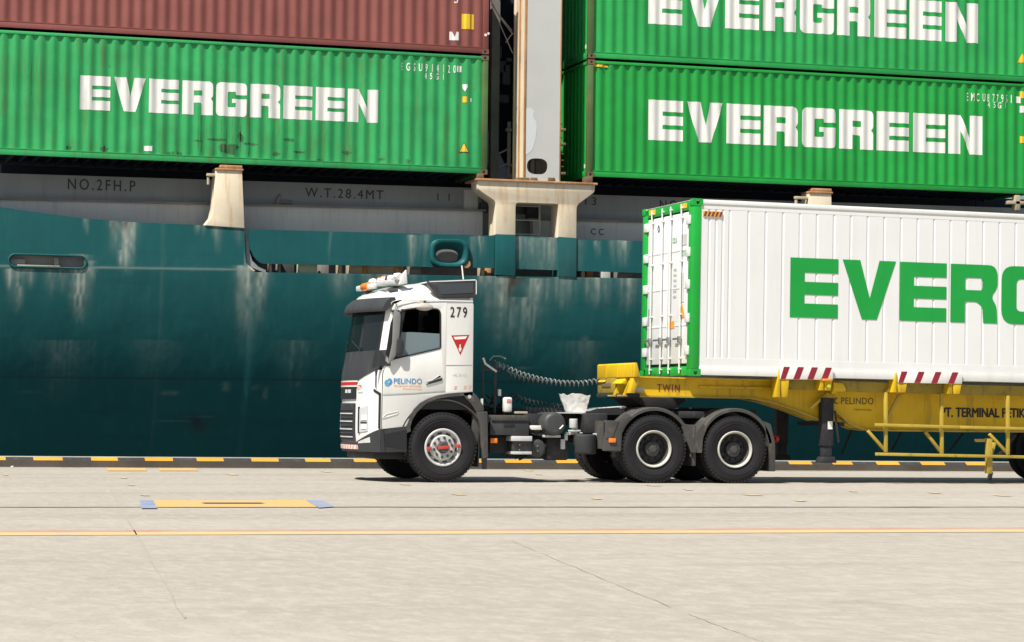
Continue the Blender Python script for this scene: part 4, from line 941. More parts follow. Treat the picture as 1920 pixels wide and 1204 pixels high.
# writing and stickers on the near side
yd = TYN-.007
mb = MB(); (xa, za), (xb, zb) = T(844, 595), T(876, 576); write(mb, '279', xa, za, xb-xa, zb-za, yd+.004, .016, 1.35); mb.build('lettering', M['black'], trk)
(xa, za), (xb, zb) = T(846, 629), T(880, 628); tx, tz = T(863, 666)
tr = [(xa, za), (tx, tz), (xb, zb)]
mb = MB(); plate(mb, tr, TYN-.003, TYN-.001); warn = mb.build('warning_sign', M['red'], trk)
mb = MB(); c0 = T(863, 641); mb.poly([(xa+.035, TYN-.005, za-.022), (xb-.035, TYN-.005, zb-.022), (xb-.065, TYN-.005, zb-.065), (xa+.065, TYN-.005, za-.065)])
hx, hz = T(862.5, 652); plate(mb, rounded([(hx-.022, hz), (hx+.022, hz), (hx+.022, hz-.03), (hx, hz-.07), (hx-.022, hz-.03)], .008), TYN-.005, TYN-.004); mb.box(hx-.009, hx+.009, TYN-.005, TYN-.004, hz, hz+.05); mb.build('symbol', M['letter_white'], warn)
mb = MB(); (xa, za), (xb, zb) = T(738, 719), T(791, 711); write(mb, 'PELINDO', xa, za-.003, xb-xa, .085, yd, .022, 1.05); mb.build('lettering', M['blue'], door)
ccx, ccz = T(728, 717)
def crescent(mb, cx, cz, r, yy, flip=1):
    o = [(cx+r*math.cos(a), cz+r*math.sin(a)) for a in [R(70+260*k/24) for k in range(25)]] if flip > 0 else [(cx+r*math.cos(a), cz+r*math.sin(a)) for a in [R(-120+220*k/24) for k in range(25)]]
    i = [(cx+flip*.018+r*.60*math.cos(a), cz+flip*-.005+r*.60*math.sin(a)) for a in ([R(330-260*k/24) for k in range(25)] if flip > 0 else [R(100-220*k/24) for k in range(25)])]
    plate(mb, o+i, yy-.001, yy)
mb = MB(); crescent(mb, ccx-.012, ccz-.01, .052, yd); mb.build('emblem', plain('pale blue film', (.08, .40, .68), .45), trk)
mb = MB(); crescent(mb, ccx+.012, ccz+.012, .050, yd-.0015, -1); mb.build('emblem', M['blue'], trk)
mb = MB(); (xa, za), (xb, zb) = T(739, 725.5), T(791, 721.5); write(mb, 'PELABUHAN INDONESIA', xa, za, xb-xa, .030, yd, .0, 1.0); (xa, za) = T(756, 731); write(mb, 'Petikemas', xa, za, .30, .030, yd, .0, 1.0); mb.build('lettering', M['orange'], trk)
mb = MB(); (xa, za), (xb, zb) = T(849, 706), T(875, 700); write(mb, '420', xa, za, xb-xa, .045, TYN-.004, .0, 1.1); mb.build('lettering', M['coaming'], trk)
mb = MB(); q = [T(716, 785), T(745, 776.5), T(747, 771), T(724, 776.5)]; ring = [(x, yd+.004, z) for x, z in rounded(q, .02)]; mb.tube(ring+[ring[0]], .006, 5); mb.build('badge', M['coaming'], trk)
mb = MB()
for k in (1, 3, 4): q0 = 10.19+k*.08; zz = 1.468+.004*k; mb.poly([(q0, TYN-.003, zz), (q0+.04, TYN-.003, zz), (q0+.055, TYN-.003, zz+.05), (q0+.015, TYN-.003, zz+.05)])
mb.build('reflector_stripe', plain('pale red film', (.66, .40, .33), .5), trk)
mb = MB(); mb.tube([(10.137, TYN-.001, 1.85), (10.565, TYN-.001, 1.86)], .005, 5); mb.build('seam', M['hatch'], trk)
# visor
def visor(u, v):
    t = -1.0+2.0*u; x, y, z = front(t*.985, 2.74+.0*t); prof = [(-.145, -.06), (-.16, -.02), (-.11, .09), (-.02, .165), (.05, .165), (.02, .06), (-.10, -.05), (-.145, -.06)]
    k = v*(len(prof)-1); i = min(int(k), len(prof)-2); f = k-i
    return (x+prof[i][0]*(1-f)+prof[i+1][0]*f, y, z+prof[i][1]*(1-f)+prof[i+1][1]*f)
mb = MB(); mb.grid(visor, 30, 14, flip=True)
x, y, z = front(.985, 2.74); mb.prism([(x-.145, z-.06), (x-.16, z-.02), (x-.11, z+.09), (x-.02, z+.165), (x+.05, z+.165), (x+.02, z+.06), (x-.10, z-.05)], y-.012, y+.015); mb.build('sun_visor', M['dark_plastic'], trk, sharp=45)
# roof lights and bundle on the roof edge
x0, z0 = at(748, 522, TYN+.25)
random.seed(12)
mb = MB(); b = bmesh.new(); rows = []
for i in range(23):
    y_ = TYN+.22+(2.0)*i/22; cx_ = x0+.02+random.uniform(-.025, .025); cz_ = z0+.015+random.uniform(-.02, .02); rr = random.uniform(.045, .085)
    rows.append([b.verts.new((cx_+rr*random.uniform(.8, 1.2)*math.cos(k*.785), y_+random.uniform(-.02, .02), cz_+.8*rr*random.uniform(.75, 1.25)*math.sin(k*.785))) for k in range(8)])
for A, B in zip(rows, rows[1:]):
    for k in range(8): b.faces.new((A[k], A[(k+1) % 8], B[(k+1) % 8], B[k]))
b.faces.new(rows[0]); b.faces.new(rows[-1][::-1]); bmesh.ops.recalc_face_normals(b, faces=b.faces); mb._add(b)
lb = mb.build('roof_bundle', M['rail_white'], trk, sharp=25)  # crumpled white bundle strapped across the roof, not a lamp
mb = MB(); mb.prism([(x0-.01, z0-.1), (x0+.13, z0-.08), (x0+.11, z0+.14), (x0+.04, z0+.06)], TYN+.2, TYN+.27, .01); mb.build('end_flap', M['rail_white'], lb)
for y_, mt in ((TYN+.9, M['ink']), (TYN+1.25, M['orange']), (TYN+1.5, M['red'])):
    mb = MB(); mb.cyl((x0+.02, y_, z0+.01), (x0+.02, y_+.07, z0+.02), .078, 10); mb.build('strap', mt, lb)
x1, z1 = at(702, 535, TYN+.75)
mb = MB(); mb.box(x1-.05, x1+.05, TYN+.75, TYN+1.85, z1-.05, z1+.035, .02); mb.build('roof_lamp', M['rail_white'], lb)
mb = MB(); mb.cyl((x1-.01, TYN+1.05, z1+.0), (x1-.01, TYN+1.45, z1+.0), .065, 14, bev=.015); mb.build('beacon', M['amber'], lb)
mb = MB(); mb.box(x0-.25, x0+.12, TYN+.35, TYN+.75, z0-.11, z0-.03, .02); mb.build('bracket', M['coaming'], lb)
mb = MB()
for t in (-.75, .0, .75): x, y, z = front(t, 2.9); mb.box(x+.06, x+.2, y-.06, y+.06, 3.0, 3.05, .015)
mb.build('marker_lamp', M['ink'], trk)
# deflector
q = [T(802, 531), T(806, 527), T(891, 524.5), T(893, 529), T(893, 557), T(824, 558)]
mb = MB(); plate(mb, rounded(q, .03), TYN-.01, TYN+.10, bev=.01); defl = mb.build('roof_deflector', M['dark_plastic'], trk)
q = [T(804, 527.5), T(891.5, 524), T(892.5, 526), T(806, 529.2)]
mb = MB(); plate(mb, q, TYN-.014, TYF-.05); q2 = [T(891.8, 526), T(893.5, 526), T(893.5, 552), T(891.8, 552)]; plate(mb, q2, TYN-.014, TYN+.3); mb.build('deflector_edge', M['truck_white'], defl)
q = [T(817, 533), T(887, 530), T(887, 549), T(827, 552)]
mb = MB(); plate(mb, rounded(q, .02), TYN-.016, TYN-.008); mb.build('deflector_panel', plain('slate plastic', (.05, .06, .072), .45), defl)
mb = MB(); (xa, za), (xb, zb) = T(869, 525, ymid-.6), T(866, 498, ymid-.6); mb.tube([(xa, ymid-.6, za), (xb, ymid-.6, zb)], .012, 6); mb.build('antenna', M['paper'], trk)
# gutter above the door and window wind deflector with lamp
mb = MB(); mb.tube([(XS(2.6)+.06, TYN-.002, 2.66), (9.33, TYN-.004, 2.765), (9.6, TYN-.004, 2.83), (10.13, TYN-.004, 2.855), (10.56, TYN-.003, 2.86)], .006, 6); mb.build('seam', M['hatch'], trk)
xm, zm = T(793, 577); mb = MB(); b = bmesh.new(); bmesh.ops.create_uvsphere(b, u_segments=20, v_segments=12, radius=1)
for v in b.verts: v.co = Vector((xm+.15*v.co.x, TYN-.07+.06*v.co.y, zm+.072*v.co.z+.02*(v.co.z < 0)))
mb._add(b); mb.box(xm-.09, xm+.06, TYN-.06, TYN+.02, zm+.04, zm+.12, .02); km = mb.build('kerb_mirror', plain('beige plastic', (.42, .39, .35), .45), trk)
mb = MB(); mb.cyl((xm+.01, TYN-.072, zm+.09), (xm+.01, TYN-.05, zm+.09), .02, 10); mb.build('bolt', M['black'], km)
# main mirror: arm from the top of the pillar down to the base
def arm(pts, r0, name, mat, yoff=-.16):
    mb = MB(); mb.tube([(*[T(*p)[0]], TYN+dy, T(*p)[1]) for p, dy in pts], r0, 8); return mb.build(name, mat, trk)
mb = MB(); plate(mb, rounded([T(739, 583), T(748, 588), T(748, 600), T(745, 640), T(742, 663), T(731, 678), T(726, 683), T(731, 664), T(735, 645), T(737, 600)], .03), TYN-.07, TYN-.035, bev=.012); mir = mb.build('side_mirror', plain('grey mirror housing', (.20, .205, .20), .45), trk)
mb = MB(); plate(mb, rounded([T(744, 636), T(750, 638), T(753, 643), T(752, 663), T(748, 665), T(742, 664)], .02), TYN-.10, TYN-.03, bev=.015); mb.build('mirror_head', M['dark_plastic'], mir)
mb = MB(); mb.tube([(*T(732, 582), 0)[:1]+(TYN-.0,)+(T(732, 582)[1],), (T(744, 585)[0], TYN-.05, T(744, 585)[1])], .02, 8); mb.tube([(T(727, 683)[0], TYN-.0, T(727, 683)[1]), (T(731, 676)[0], TYN-.05, T(731, 676)[1])], .025, 8); mb.build('mirror_arm', M['dark_plastic'], mir)
# far mirror seen past the windscreen
mb = MB(); mb.box(9.36, 9.44, TYF+.06, TYF+.24, 1.98, 2.6, .03); mb.tube([(9.45, TYF, 2.62), (9.4, TYF+.12, 2.58)], .02, 6); mb.tube([(9.45, TYF, 1.95), (9.4, TYF+.12, 2.0)], .02, 6); mb.build('side_mirror', M['dark_plastic'], trk)
# grille and front details
g = fpatch('grille', -.44, .40, .63, 1.235, .018, M['chassis'], 16, 6)
for k in range(8):
    z = .69+k*.062; fpatch('grille_bar', -.38, .34, z, z+.018, .032, M['dark_plastic'] if k % 2 else M['coaming'], 12, 1, parent=g)
fpatch('upper_grille', -.46, .42, 1.30, 1.49, .02, M['black'], 16, 4)
for t in (.02, .16): fpatch('number_light', t, t+.10, 1.40, 1.455, .028, M['coaming'], 2, 1)
fpatch('red_strip', -.46, .44, 1.525, 1.575, .022, M['red'], 12, 1)
fpatch('white_strip', -.5, .46, 1.572, 1.597, .020, M['truck_white'], 12, 1); fpatch('white_strip', -.5, .46, 1.497, 1.522, .021, M['truck_white'], 12, 1)
nbp = fpatch('number_plate', .47, .60, 1.41, 1.555, .012, M['letter_white'], 3, 2)
mb = MB(); b = fit(text_bm('279', .01, 1.05), 0, 0, .11, .09)
for v in b.verts:
    t = .59-v.co.x/1.23*.95; v.co = Vector(front(.475+(.10-(v.co.x))*1.0, 1.53+v.co.z, .016)) if False else Vector(front(.475+v.co.x*1.0, 1.44+v.co.z, .016))
bmesh.ops.recalc_face_normals(b, faces=b.faces)
mb._add(b); mb.build('lettering', M['red'], nbp)
for s in (1, -1):
    hl_ = fpatch('headlight', .52*s, .74*s, .98, 1.33, .012, M['grey_wall'], 8, 6, fz0=lambda t: .77+.12*(abs(t)-.5), fz1=lambda t: 1.14+.25*(abs(t)-.5))
    fpatch('lamp_frame', .50*s, .535*s, .76, 1.18, .018, M['black'], 2, 4, parent=hl_)
    for z in (.83, .97): fpatch('lamp_lens', .60*s, .72*s, z, z+.075, .022, M['letter_white'], 5, 3, parent=hl_)
    fpatch('lamp_bar', .58*s, .73*s, .925, .945, .024, M['black'], 4, 1, parent=hl_)
    fpatch('panel_gap', .955*s, .985*s, .84, 1.37, .010, M['black'], 2, 6); fpatch('panel_gap', .86*s, .985*s, 1.3, 1.4, .011, M['black'], 4, 1, fz0=lambda t: 1.355+(.985-abs(t))*.55, fz1=lambda t: 1.395+(.985-abs(t))*.55)
(x0, z0), (x1, z1) = T(697, 741), T(708, 749)
# bumper
bp_ = fpatch('bumper', -1, 1, .47, .86, .016, M['dark_plastic'], 40, 6, fz1=lambda t: .62+.215*max(0, (abs(t)-.42)/.58), th=.05)
mb = MB(); plate(mb, [(XS(.6)-.02, .475), T(762, 847), T(762, 800), T(713, 808), (XS(.84)-.02, .83)], TYN-.006, TYN+.04, bev=.006); plate(mb, [(XS(.6)-.02, .475), T(762, 847), T(762, 800), T(713, 808), (XS(.84)-.02, .83)], TYF-.04, TYF, bev=.006); mb.build('step_panel', M['dark_plastic'], bp_)
mb = MB(); plate(mb, [T(713, 816), T(761, 806), T(761, 842), T(713, 836)], TYN-.010, TYN-.005); mb.build('step_recess', M['black'], bp_)
fl_ = fpatch('fog_lamp', .50, .80, .74, .83, .022, M['coaming'], 6, 2, fz0=lambda t: .60+.06*(t-.5), fz1=lambda t: .625+.27*(t-.5))
np_ = fpatch('reflector_strip', -.5, .48, .505, .575, .028, plain('pale red and white film', (.66, .36, .32), .5), 12, 1)
mb = MB()
for k in range(9):
    t = -.46+k*.105; b = bmesh.new(); b.faces.new([b.verts.new(front(t+dx, z, .032)) for dx, z in ((0, .508), (.04, .508), (.07, .572), (.03, .572))]); mb._add(b)
mb.build('stripe', M['letter_white'], np_)
mb = MB(); mb.box(9.05, 9.55, TYN+.3, TYF-.3, .36, .5, .02); mb.build('underrun_bar', M['chassis'], trk)
# wheel arch band and the rear mudguard of the front wheel
FX, FZ = 10.105, .553; RW = .553
mb = MB(); o = [(p[0], p[1]) for p in arch]; i_ = [(p[0]+.045*(1 if p[0] < 9.75 else 0)-.0, p[1]-.055) for p in arch][::-1]; plate(mb, [T(761, 800)]+o+i_+[(arch[0][0]+.05, arch[0][1]-.12), T(763, 812)], TYN-.012, TYN+.02); mb.lathe([(.70, 0), (.72, 0), (.72, .55), (.70, .55), (.70, 0)], (FX, TYN+.0, FZ+.04), 30, R(5), R(172)); mb.build('wheel_arch', M['mud'], trk)
mb = MB(); plate(mb, rounded([T(868, 737), T(885, 735), T(893, 742), T(906, 762), T(907, 770), T(893, 772), T(884, 757), T(874, 747)], .02), TYN-.012, TYN+.1, bev=.006)
plate(mb, rounded([T(893, 773), T(913, 772), T(914, 858), T(905, 860), T(901, 800)], .02), TYN-.02, TYN+.08, bev=.006); mb.box(10.60, 10.72, TYN+.05, TYN+.6, .60, 1.32, .02); mg = mb.build('front_mudguard', M['mud'], trk)
mb = MB(); plate(mb, [T(904, 858), T(913, 857), T(912, 880), T(904, 880)], TYN-.015, TYN+.03); mb.box(10.68, 10.70, TYN, TYN+.55, .25, .62); mb.build('mud_flap', M['black'], mg)
x, z = T(880, 744); mb = MB(); mb.cyl((x, TYN-.016, z), (x, TYN-.01, z), .03, 14); mb.build('decal', M['grey_wall'], mg)
mb = MB(); mb.box(10.735, 10.76, TYN+.02, TYN+.07, .8, 1.33); mb.build('bracket', M['rail_white'], mg)

mb = MB(); mb.box(9.56, 10.62, TYN+.06, TYF-.06, 1.15, 1.40); mb.box(10.60, 10.66, TYN+.12, TYF-.12, .75, 1.35); mb.build('wheel_well', M['black'], trk)
# wheels
def wheel(cx, near, kind, dual=False):
    sgn = 1 if near else -1; y0 = TYN-.03 if near else TYF+.03
    t = bpy.data.objects.new('wheel', None); COL.objects.link(t); t.parent = trk; t.location = Vector((cx, y0, RW))-Vector(trk.location)
    yy = lambda d: sgn*d
    c = (cx, y0, RW)
    for off in ((0, .34) if dual else (0,)):
        w_ = .30; prof = [(.300, .035), (.335, .018), (.40, .004), (.47, .0), (.515, .012), (.538, .028), (.546, .05), (.553, .075), (.553, .125), (.540, .127), (.540, .137), (.553, .139), (.553, .165), (.540, .167), (.540, .177), (.553, .179), (.553, .225), (.546, .25), (.538, .272), (.515, .288), (.47, .30), (.40, .296), (.335, .282), (.300, .265), (.300, .035)]
        mb = MB(); mb.lathe([(r, yy(off+d)) for r, d in prof], c, 72)
        for k in range(56):
            a = 2*math.pi*k/56
            for ya, yb in ((.012, .07), (.23, .288)):
                Mx = Matrix.Translation((cx, y0, RW)) @ Matrix.Rotation(-a, 4, 'Y') @ Matrix.Translation((.540, yy(off+(ya+yb)/2), 0)); mb.box(-.018, .011, -(yb-ya)/2, (yb-ya)/2, -.019, .019, mat=Mx)
        for rr in (.42, .455): mb.lathe([(rr-.005, yy(off+.0035)), (rr, yy(off-.003)), (rr+.005, yy(off+.0035))], c, 60)
        mb.build('tyre', M['rubber'], t, sharp=40)
    if kind == 'front':
        mb = MB(); mb.lathe([(.300, yy(.20)), (.300, yy(.03)), (.288, yy(.018)), (.270, yy(.02)), (.258, yy(.05)), (.245, yy(.085)), (.225, yy(.095)), (.21, yy(.075)), (.195, yy(.03)), (.185, yy(.022)), (.095, yy(.022)), (.093, yy(.05))], c, 60)
        for k in range(10):
            a = 2*math.pi*k/10; px_, pz_ = cx+.227*math.cos(a+.31), RW+.227*math.sin(a+.31)
        mb.build('rim', M['rim'], t, sharp=35)
        mb = MB()
        for k in range(10):
            a = 2*math.pi*k/10+.2; ca, sa = math.cos(a), math.sin(a); mb.cyl((cx+.152*ca, y0+yy(.024), RW+.152*sa), (cx+.152*ca, y0+yy(-.012), RW+.152*sa), .017, 6); mb.cyl((cx+.152*ca, y0+yy(.024), RW+.152*sa), (cx+.152*ca, y0+yy(.012), RW+.152*sa), .022, 12)
        mb.build('wheel_nut', M['ink'], t)
        mb = MB()
        for k in range(10):
            a = 2*math.pi*k/10+.5; Mx = Matrix.Translation((cx, y0, RW)) @ Matrix.Rotation(-a, 4, 'Y') @ Matrix.Translation((.224, yy(.083), 0)); mb.box(-.014, .014, -.012, .006, -.036, .036, .006, mat=Mx)
        mb.build('hand_hole', M['ink'], t)
        mb = MB(); mb.lathe([(.093, yy(.05)), (.088, yy(-.01)), (.075, yy(-.028)), (.0, yy(-.03))], c, 36); hb = mb.build('hub', M['hub_dark'], t)
        mb = MB(); Mx = Matrix.Translation((cx, y0+yy(-.033), RW)) @ Matrix.Rotation(-R(4), 4, 'Y'); mb.box(-.095, .095, -.004, .006, -.026, .026, .003, mat=Mx); mb.box(-.265, -.195, .018, .07, -.030, .026, .004, mat=Mx); mb.box(.20, .272, .018, .07, -.02, .036, .004, mat=Mx); mb.build('red_band', plain('worn red paint', (.48, .06, .05), .5), hb)
    else:
        mb = MB(); mb.lathe([(.302, yy(.05)), (.300, yy(.012)), (.292, yy(.002)), (.278, yy(.006)), (.268, yy(.022)), (.258, yy(.06))], c, 60); mb.build('rim_lip', M['rim_lip'], t)
        mb = MB(); mb.lathe([(.258, yy(.05)), (.250, yy(.18)), (.235, yy(.20)), (.215, yy(.185)), (.135, yy(.185)), (.130, yy(.13)), (.120, yy(.09)), (.105, yy(.08)), (.06, yy(.078)), (.055, yy(.066)), (.0, yy(.064))], c, 48); mb.build('rim', M['hub_dark'], t, sharp=35)
        mb = MB()
        for k in range(10):
            a = 2*math.pi*k/10+.2; ca, sa = math.cos(a), math.sin(a); mb.cyl((cx+.178*ca, y0+yy(.185), RW+.178*sa), (cx+.178*ca, y0+yy(.145), RW+.178*sa), .021, 6)
        for k in range(8):
            a = 2*math.pi*k/8; ca, sa = math.cos(a), math.sin(a); mb.cyl((cx+.085*ca, y0+yy(.082), RW+.085*sa), (cx+.085*ca, y0+yy(.068), RW+.085*sa), .011, 6)
        mb.build('wheel_nut', M['chassis'], t)
R1X, R2X = 13.634, 15.041
for near in (True, False):
    wheel(FX, near, 'front'); wheel(R1X, near, 'rear', True); wheel(R2X, near, 'rear', True)
# chassis
yc0, yc1 = TYN+.80, TYF-.80
mb = MB()
for yy in (yc0, yc1-.08): mb.box(9.3, 15.75, yy, yy+.08, .92, 1.20, .008)
for x in (10.9, 12.2, 13.1, 14.4, 15.6): mb.box(x, x+.14, yc0+.08, yc1-.08, .95, 1.17)
for x in (FX, R1X, R2X): mb.cyl((x, TYN+.32, RW), (x, TYF-.32, RW), .095, 14)
for x in (R1X, R2X): mb.cyl((x, ymid-.24, RW), (x, ymid+.24, RW), .26, 20, bev=.06)
mb.box(9.35, 10.4, ymid-.42, ymid+.42, .55, 1.38, .05); mb.cyl((10.4, ymid, .85), (R1X, ymid, .62), .07, 12)
mb.box(13.4, 15.3, yc0-.12, yc0-.04, .70, .82, .02); mb.box(13.4, 15.3, yc1+.04, yc1+.12, .70, .82, .02)
ch = mb.build('chassis_frame', M['chassis'], trk)
def side_px(name, pa, pb, y0, y1, mat, bev=.012, parent=None):
    (xa, za), (xb, zb) = at(*pa, y0), at(*pb, y0); mb = MB(); mb.box(min(xa, xb), max(xa, xb), y0, y1, min(za, zb), max(za, zb), bev); return mb.build(name, mat, parent or trk)
bb = side_px('battery_box', (919, 816), (992, 789), TYN+.10, TYN+.62, M['dark_plastic'])
side_px('lid', (921, 789), (991, 779), TYN+.08, TYN+.64, M['mud'], .012, bb); side_px('groove', (945, 800), (965, 795), TYN+.092, TYN+.11, M['black'], .002, bb)
side_px('chassis_box', (990, 812), (1020, 776), TYN+.45, TYN+.8, M['chassis'])
side_px('cross_box', (918, 850), (962, 818), TYN+.4, TYN+.9, M['chassis'])
stp = side_px('step', (961, 848), (997, 819), TYN+.12, TYN+.5, M['tank'])
side_px('step_tread', (960, 827), (998, 818), TYN+.06, TYN+.52, M['coaming'], .006, stp); side_px('step_tread', (962, 852), (997, 847), TYN+.06, TYN+.52, M['coaming'], .004, stp)
mb = MB(); x, z = at(974, 834, TYN+.115); mb.cyl((x, TYN+.105, z), (x, TYN+.12, z), .012, 10); mb.cyl((x, TYN+.105, z-.08), (x, TYN+.12, z-.08), .012, 10); mb.build('bolt', M['steel'], stp)
side_px('marker_lamp', (920, 831), (933, 822), TYN+.08, TYN+.14, M['amber'], .008)
side_px('label_plate', (995, 806), (1020, 798), TYN+.30, TYN+.36, M['letter_white'], .004)
def drum(pc, rpx, y0, ln, mat, name):
    x, z = at(*pc, y0); r = rpx/118; mb = MB(); b = bmesh.new()
    mb.cyl((x, y0, z), (x, y0+ln, z), r, 28, bev=r*.35); return mb.build(name, mat, trk)
tk = drum((1041, 795), 22.5, TYN+.12, .9, M['tank'], 'air_tank'); x, z = at(1053, 801, TYN+.11)
mb = MB(); mb.tube([(x-.03, TYN+.115, z-.03), (x+.03, TYN+.112, z+.03)], .012, 6); mb.build('tag', M['letter_white'], tk)
tk = drum((1008, 841), 17.5, TYN+.18, .7, M['tank'], 'air_tank'); x, z = at(1008, 841, TYN+.16)
mb = MB(); mb.cyl((x, TYN+.165, z+.04), (x, TYN+.19, z+.04), .012, 8); mb.cyl((x, TYN+.165, z-.04), (x, TYN+.19, z-.04), .012, 8); mb.build('bolt', M['steel'], tk)
mb = MB(); x, z = at(1098, 833, TYN+.3); mb.cyl((x, TYN+.35, z-.16), (x, TYN+.35, z+.16), .19, 24, bev=.03); x, z = at(1050, 840, TYN+.4); mb.box(x-.22, x+.18, TYN+.45, TYN+.75, z-.2, z+.2, .05); mb.build('air_dryer', M['chassis'], trk)
mb = MB(); x, z = at(1077, 794, TYN+.3); mb.cyl((x, TYN+.35, z-.075), (x, TYN+.35, z+.075), .068, 16, bev=.01); mb.build('filter', M['grey_wall'], trk)
mb = MB()
for px, py, w_, h_ in ((1078, 808, .20, .03), (1066, 813, .08, .05), (1056, 833, .07, .16), (1062, 820, .05, .1), (1120, 815, .12, .04), (1130, 793, .06, .06), (1035, 818, .3, .04), (1090, 812, .05, .02)):
    x, z = at(px, py, TYN+.3); mb.box(x-w_/2, x+w_/2, TYN+.3, TYN+.36, z-h_/2, z+h_/2, .008)
mb.build('valve', M['coaming'], trk)
mb = MB(); x0, z0 = at(1095, 800, TYN+.4); x1, z1 = at(1140, 775, TYN+.4); mb.box(x0, x1, TYN+.4, TYN+.75, z0-.12, z1, .03); x0, z0 = at(1120, 770, TYN+.4); mb.prism([at(1090, 778, TYN+.4), at(1180, 778, TYN+.4), at(1165, 764, TYN+.4), at(1125, 766, TYN+.4)], TYN+.5, TYN+1.6); mb.build('valve_box', M['chassis'], trk)
for k in range(5):
    mb = MB(); x, z = at(930+k*8, 850, TYN+.6); mb.tube([(x, TYN+.6, z+.1), (x+.1, TYN+.55, z-.02*k-.02), (x+.3, TYN+.6, z-.01), (x+.5, TYN+.62, z+.1)], .02, 6); mb.build('air_line', M['black'], trk)
mb = MB(); (xa, za), (xb, zb) = at(1098, 770, TYN+.6), at(1172, 764, TYN+.6); mb.prism([(xa, za-.01), (xb, zb-.01), (xb, zb+.02), (xa, za+.02)], TYN+.55, TYN+1.0); mb.prism([(at(1045, 776, TYN+.5)[0], za-.05), (at(1106, 776, TYN+.5)[0], za-.05), (at(1106, 776, TYN+.5)[0], za-.03), (at(1045, 776, TYN+.5)[0], za-.03)], TYN+.5, TYN+1.2); mb.build('catwalk', M['coaming'], trk)
# stained white panel and small white canister on the chassis
q = [at(1050, 739, TYN+.6), at(1108, 740, TYN+.6), at(1097, 774, TYN+.6), at(1063, 774, TYN+.6)]
mb = MB(); b = bmesh.new(); nu, nv = 14, 10
random.seed(4)
V = [[None]*(nv+1) for _ in range(nu+1)]
for i in range(nu+1):
    for j in range(nv+1):
        u, v = i/nu, j/nv; A = Vector(q[0]).lerp(Vector(q[1]), u); B = Vector(q[3]).lerp(Vector(q[2]), u); p_ = B.lerp(A, v)
        V[i][j] = b.verts.new((p_.x+random.uniform(-.004, .004), TYN+.6+.02*math.sin(u*5+v*2)+random.uniform(-.005, .005), p_.y+(random.uniform(-.02, .02) if j == nv else 0)))
for i in range(nu):
    for j in range(nv): b.faces.new((V[i][j], V[i+1][j], V[i+1][j+1], V[i][j+1]))
r_ = bmesh.ops.extrude_face_region(b, geom=b.faces[:]); bmesh.ops.translate(b, verts=[v for v in r_['geom'] if isinstance(v, bmesh.types.BMVert)], vec=(0, .05, 0)); bmesh.ops.recalc_face_normals(b, faces=b.faces)
mb._add(b); mb.build('cover_sheet', M['paper'], trk)
cn = side_px('canister', (947, 773), (961, 745), TYN+.25, TYN+.42, M['letter_white'], .03); side_px('canister_label', (950, 755), (958, 748), TYN+.244, TYN+.252, plain('pale red label', (.7, .3, .27), .5), .001, cn)
mb = MB(); x, z = at(978, 774, TYN+.3); mb.box(x-.12, x+.10, TYN+.28, TYN+.4, z-.02, z+.02, .01); mb.build('bracket', M['beige'], trk)
random.seed(6); mb = MB()
for k in range(16):
    x, z = at(random.uniform(915, 950), random.uniform(745, 772), TYN+.7); mb.tube([(x+.1*random.uniform(-1, 1), TYN+.6+.2*random.random(), z+.1*random.uniform(-1, 1)) for _ in range(4)], .018, 6)
mb.build('cable_tangle', M['black'], trk)
# hose stand and coiled hoses
mb = MB(); xa, za = at(905.5, 674, TYN+.5); xb, zb = at(905.5, 775, TYN+.5); mb.cyl((xa, TYN+.5, zb), (xa, TYN+.5, za), .02); xa2, za2 = at(928.5, 680, TYN+.55); mb.cyl((xa2, TYN+.55, zb), (xa2, TYN+.55, za2+.02), .024); mb.box(xa, xa2, TYN+.5, TYN+.54, at(910, 690, TYN+.5)[1]-.04, at(910, 690, TYN+.5)[1]+.02, .01)
hs = mb.build('hose_stand', M['dark_plastic'], trk)
mb = MB(); mb.tube([(*[at(906, 671, TYN+.45)[0]], TYN+.45, at(906, 671, TYN+.45)[1]), (at(910, 682, TYN+.45)[0], TYN+.45, at(910, 682, TYN+.45)[1]), (at(931, 697, TYN+.45)[0], TYN+.45, at(931, 697, TYN+.45)[1])], .018, 8); x, z = at(935, 737, TYN+.5); mb.box(x-.02, x+.03, TYN+.45, TYN+.5, z-.05, z+.06, .01); mb.build('handle', M['paper'], hs)
def coil(pts, turns, r, wire, name, y=TYN+.6, mat=None):
    P0 = [Vector((at(*p, y)[0], y, at(*p, y)[1])) for p in pts]; seg = []; N = turns*10
    L = [0]
    for a_, b_ in zip(P0, P0[1:]): L.append(L[-1]+(b_-a_).length)
    for k in range(N+1):
        s = L[-1]*k/N; i = max(j for j in range(len(L)) if L[j] <= s+1e-9); i = min(i, len(P0)-2); f = (s-L[i])/(L[i+1]-L[i]); p_ = P0[i].lerp(P0[i+1], f); d = (P0[i+1]-P0[i]).normalized()
        a = 2*math.pi*turns*k/N; up_ = Vector((0, 0, 1))-d*d.z; up_.normalize(); sd_ = d.cross(up_)
        seg.append(p_+r*(math.cos(a)*up_+math.sin(a)*sd_)+d*0)
    mb = MB(); mb.tube(seg, wire, 6); return mb.build(name, mat or M['hose'], trk)
coil([(926, 680), (945, 688), (975, 701), (1010, 711), (1050, 718), (1090, 719), (1122, 714)], 24, .042, .009, 'coiled_hose')
coil([(930, 690), (955, 703), (985, 712), (1020, 718), (1060, 721), (1124, 716)], 23, .042, .009, 'coiled_hose', TYN+.75, M['dark_plastic'])
coil([(955, 738), (975, 750), (1000, 757), (1030, 762), (1052, 764)], 13, .05, .012, 'coiled_hose', TYN+.9, M['chassis'])
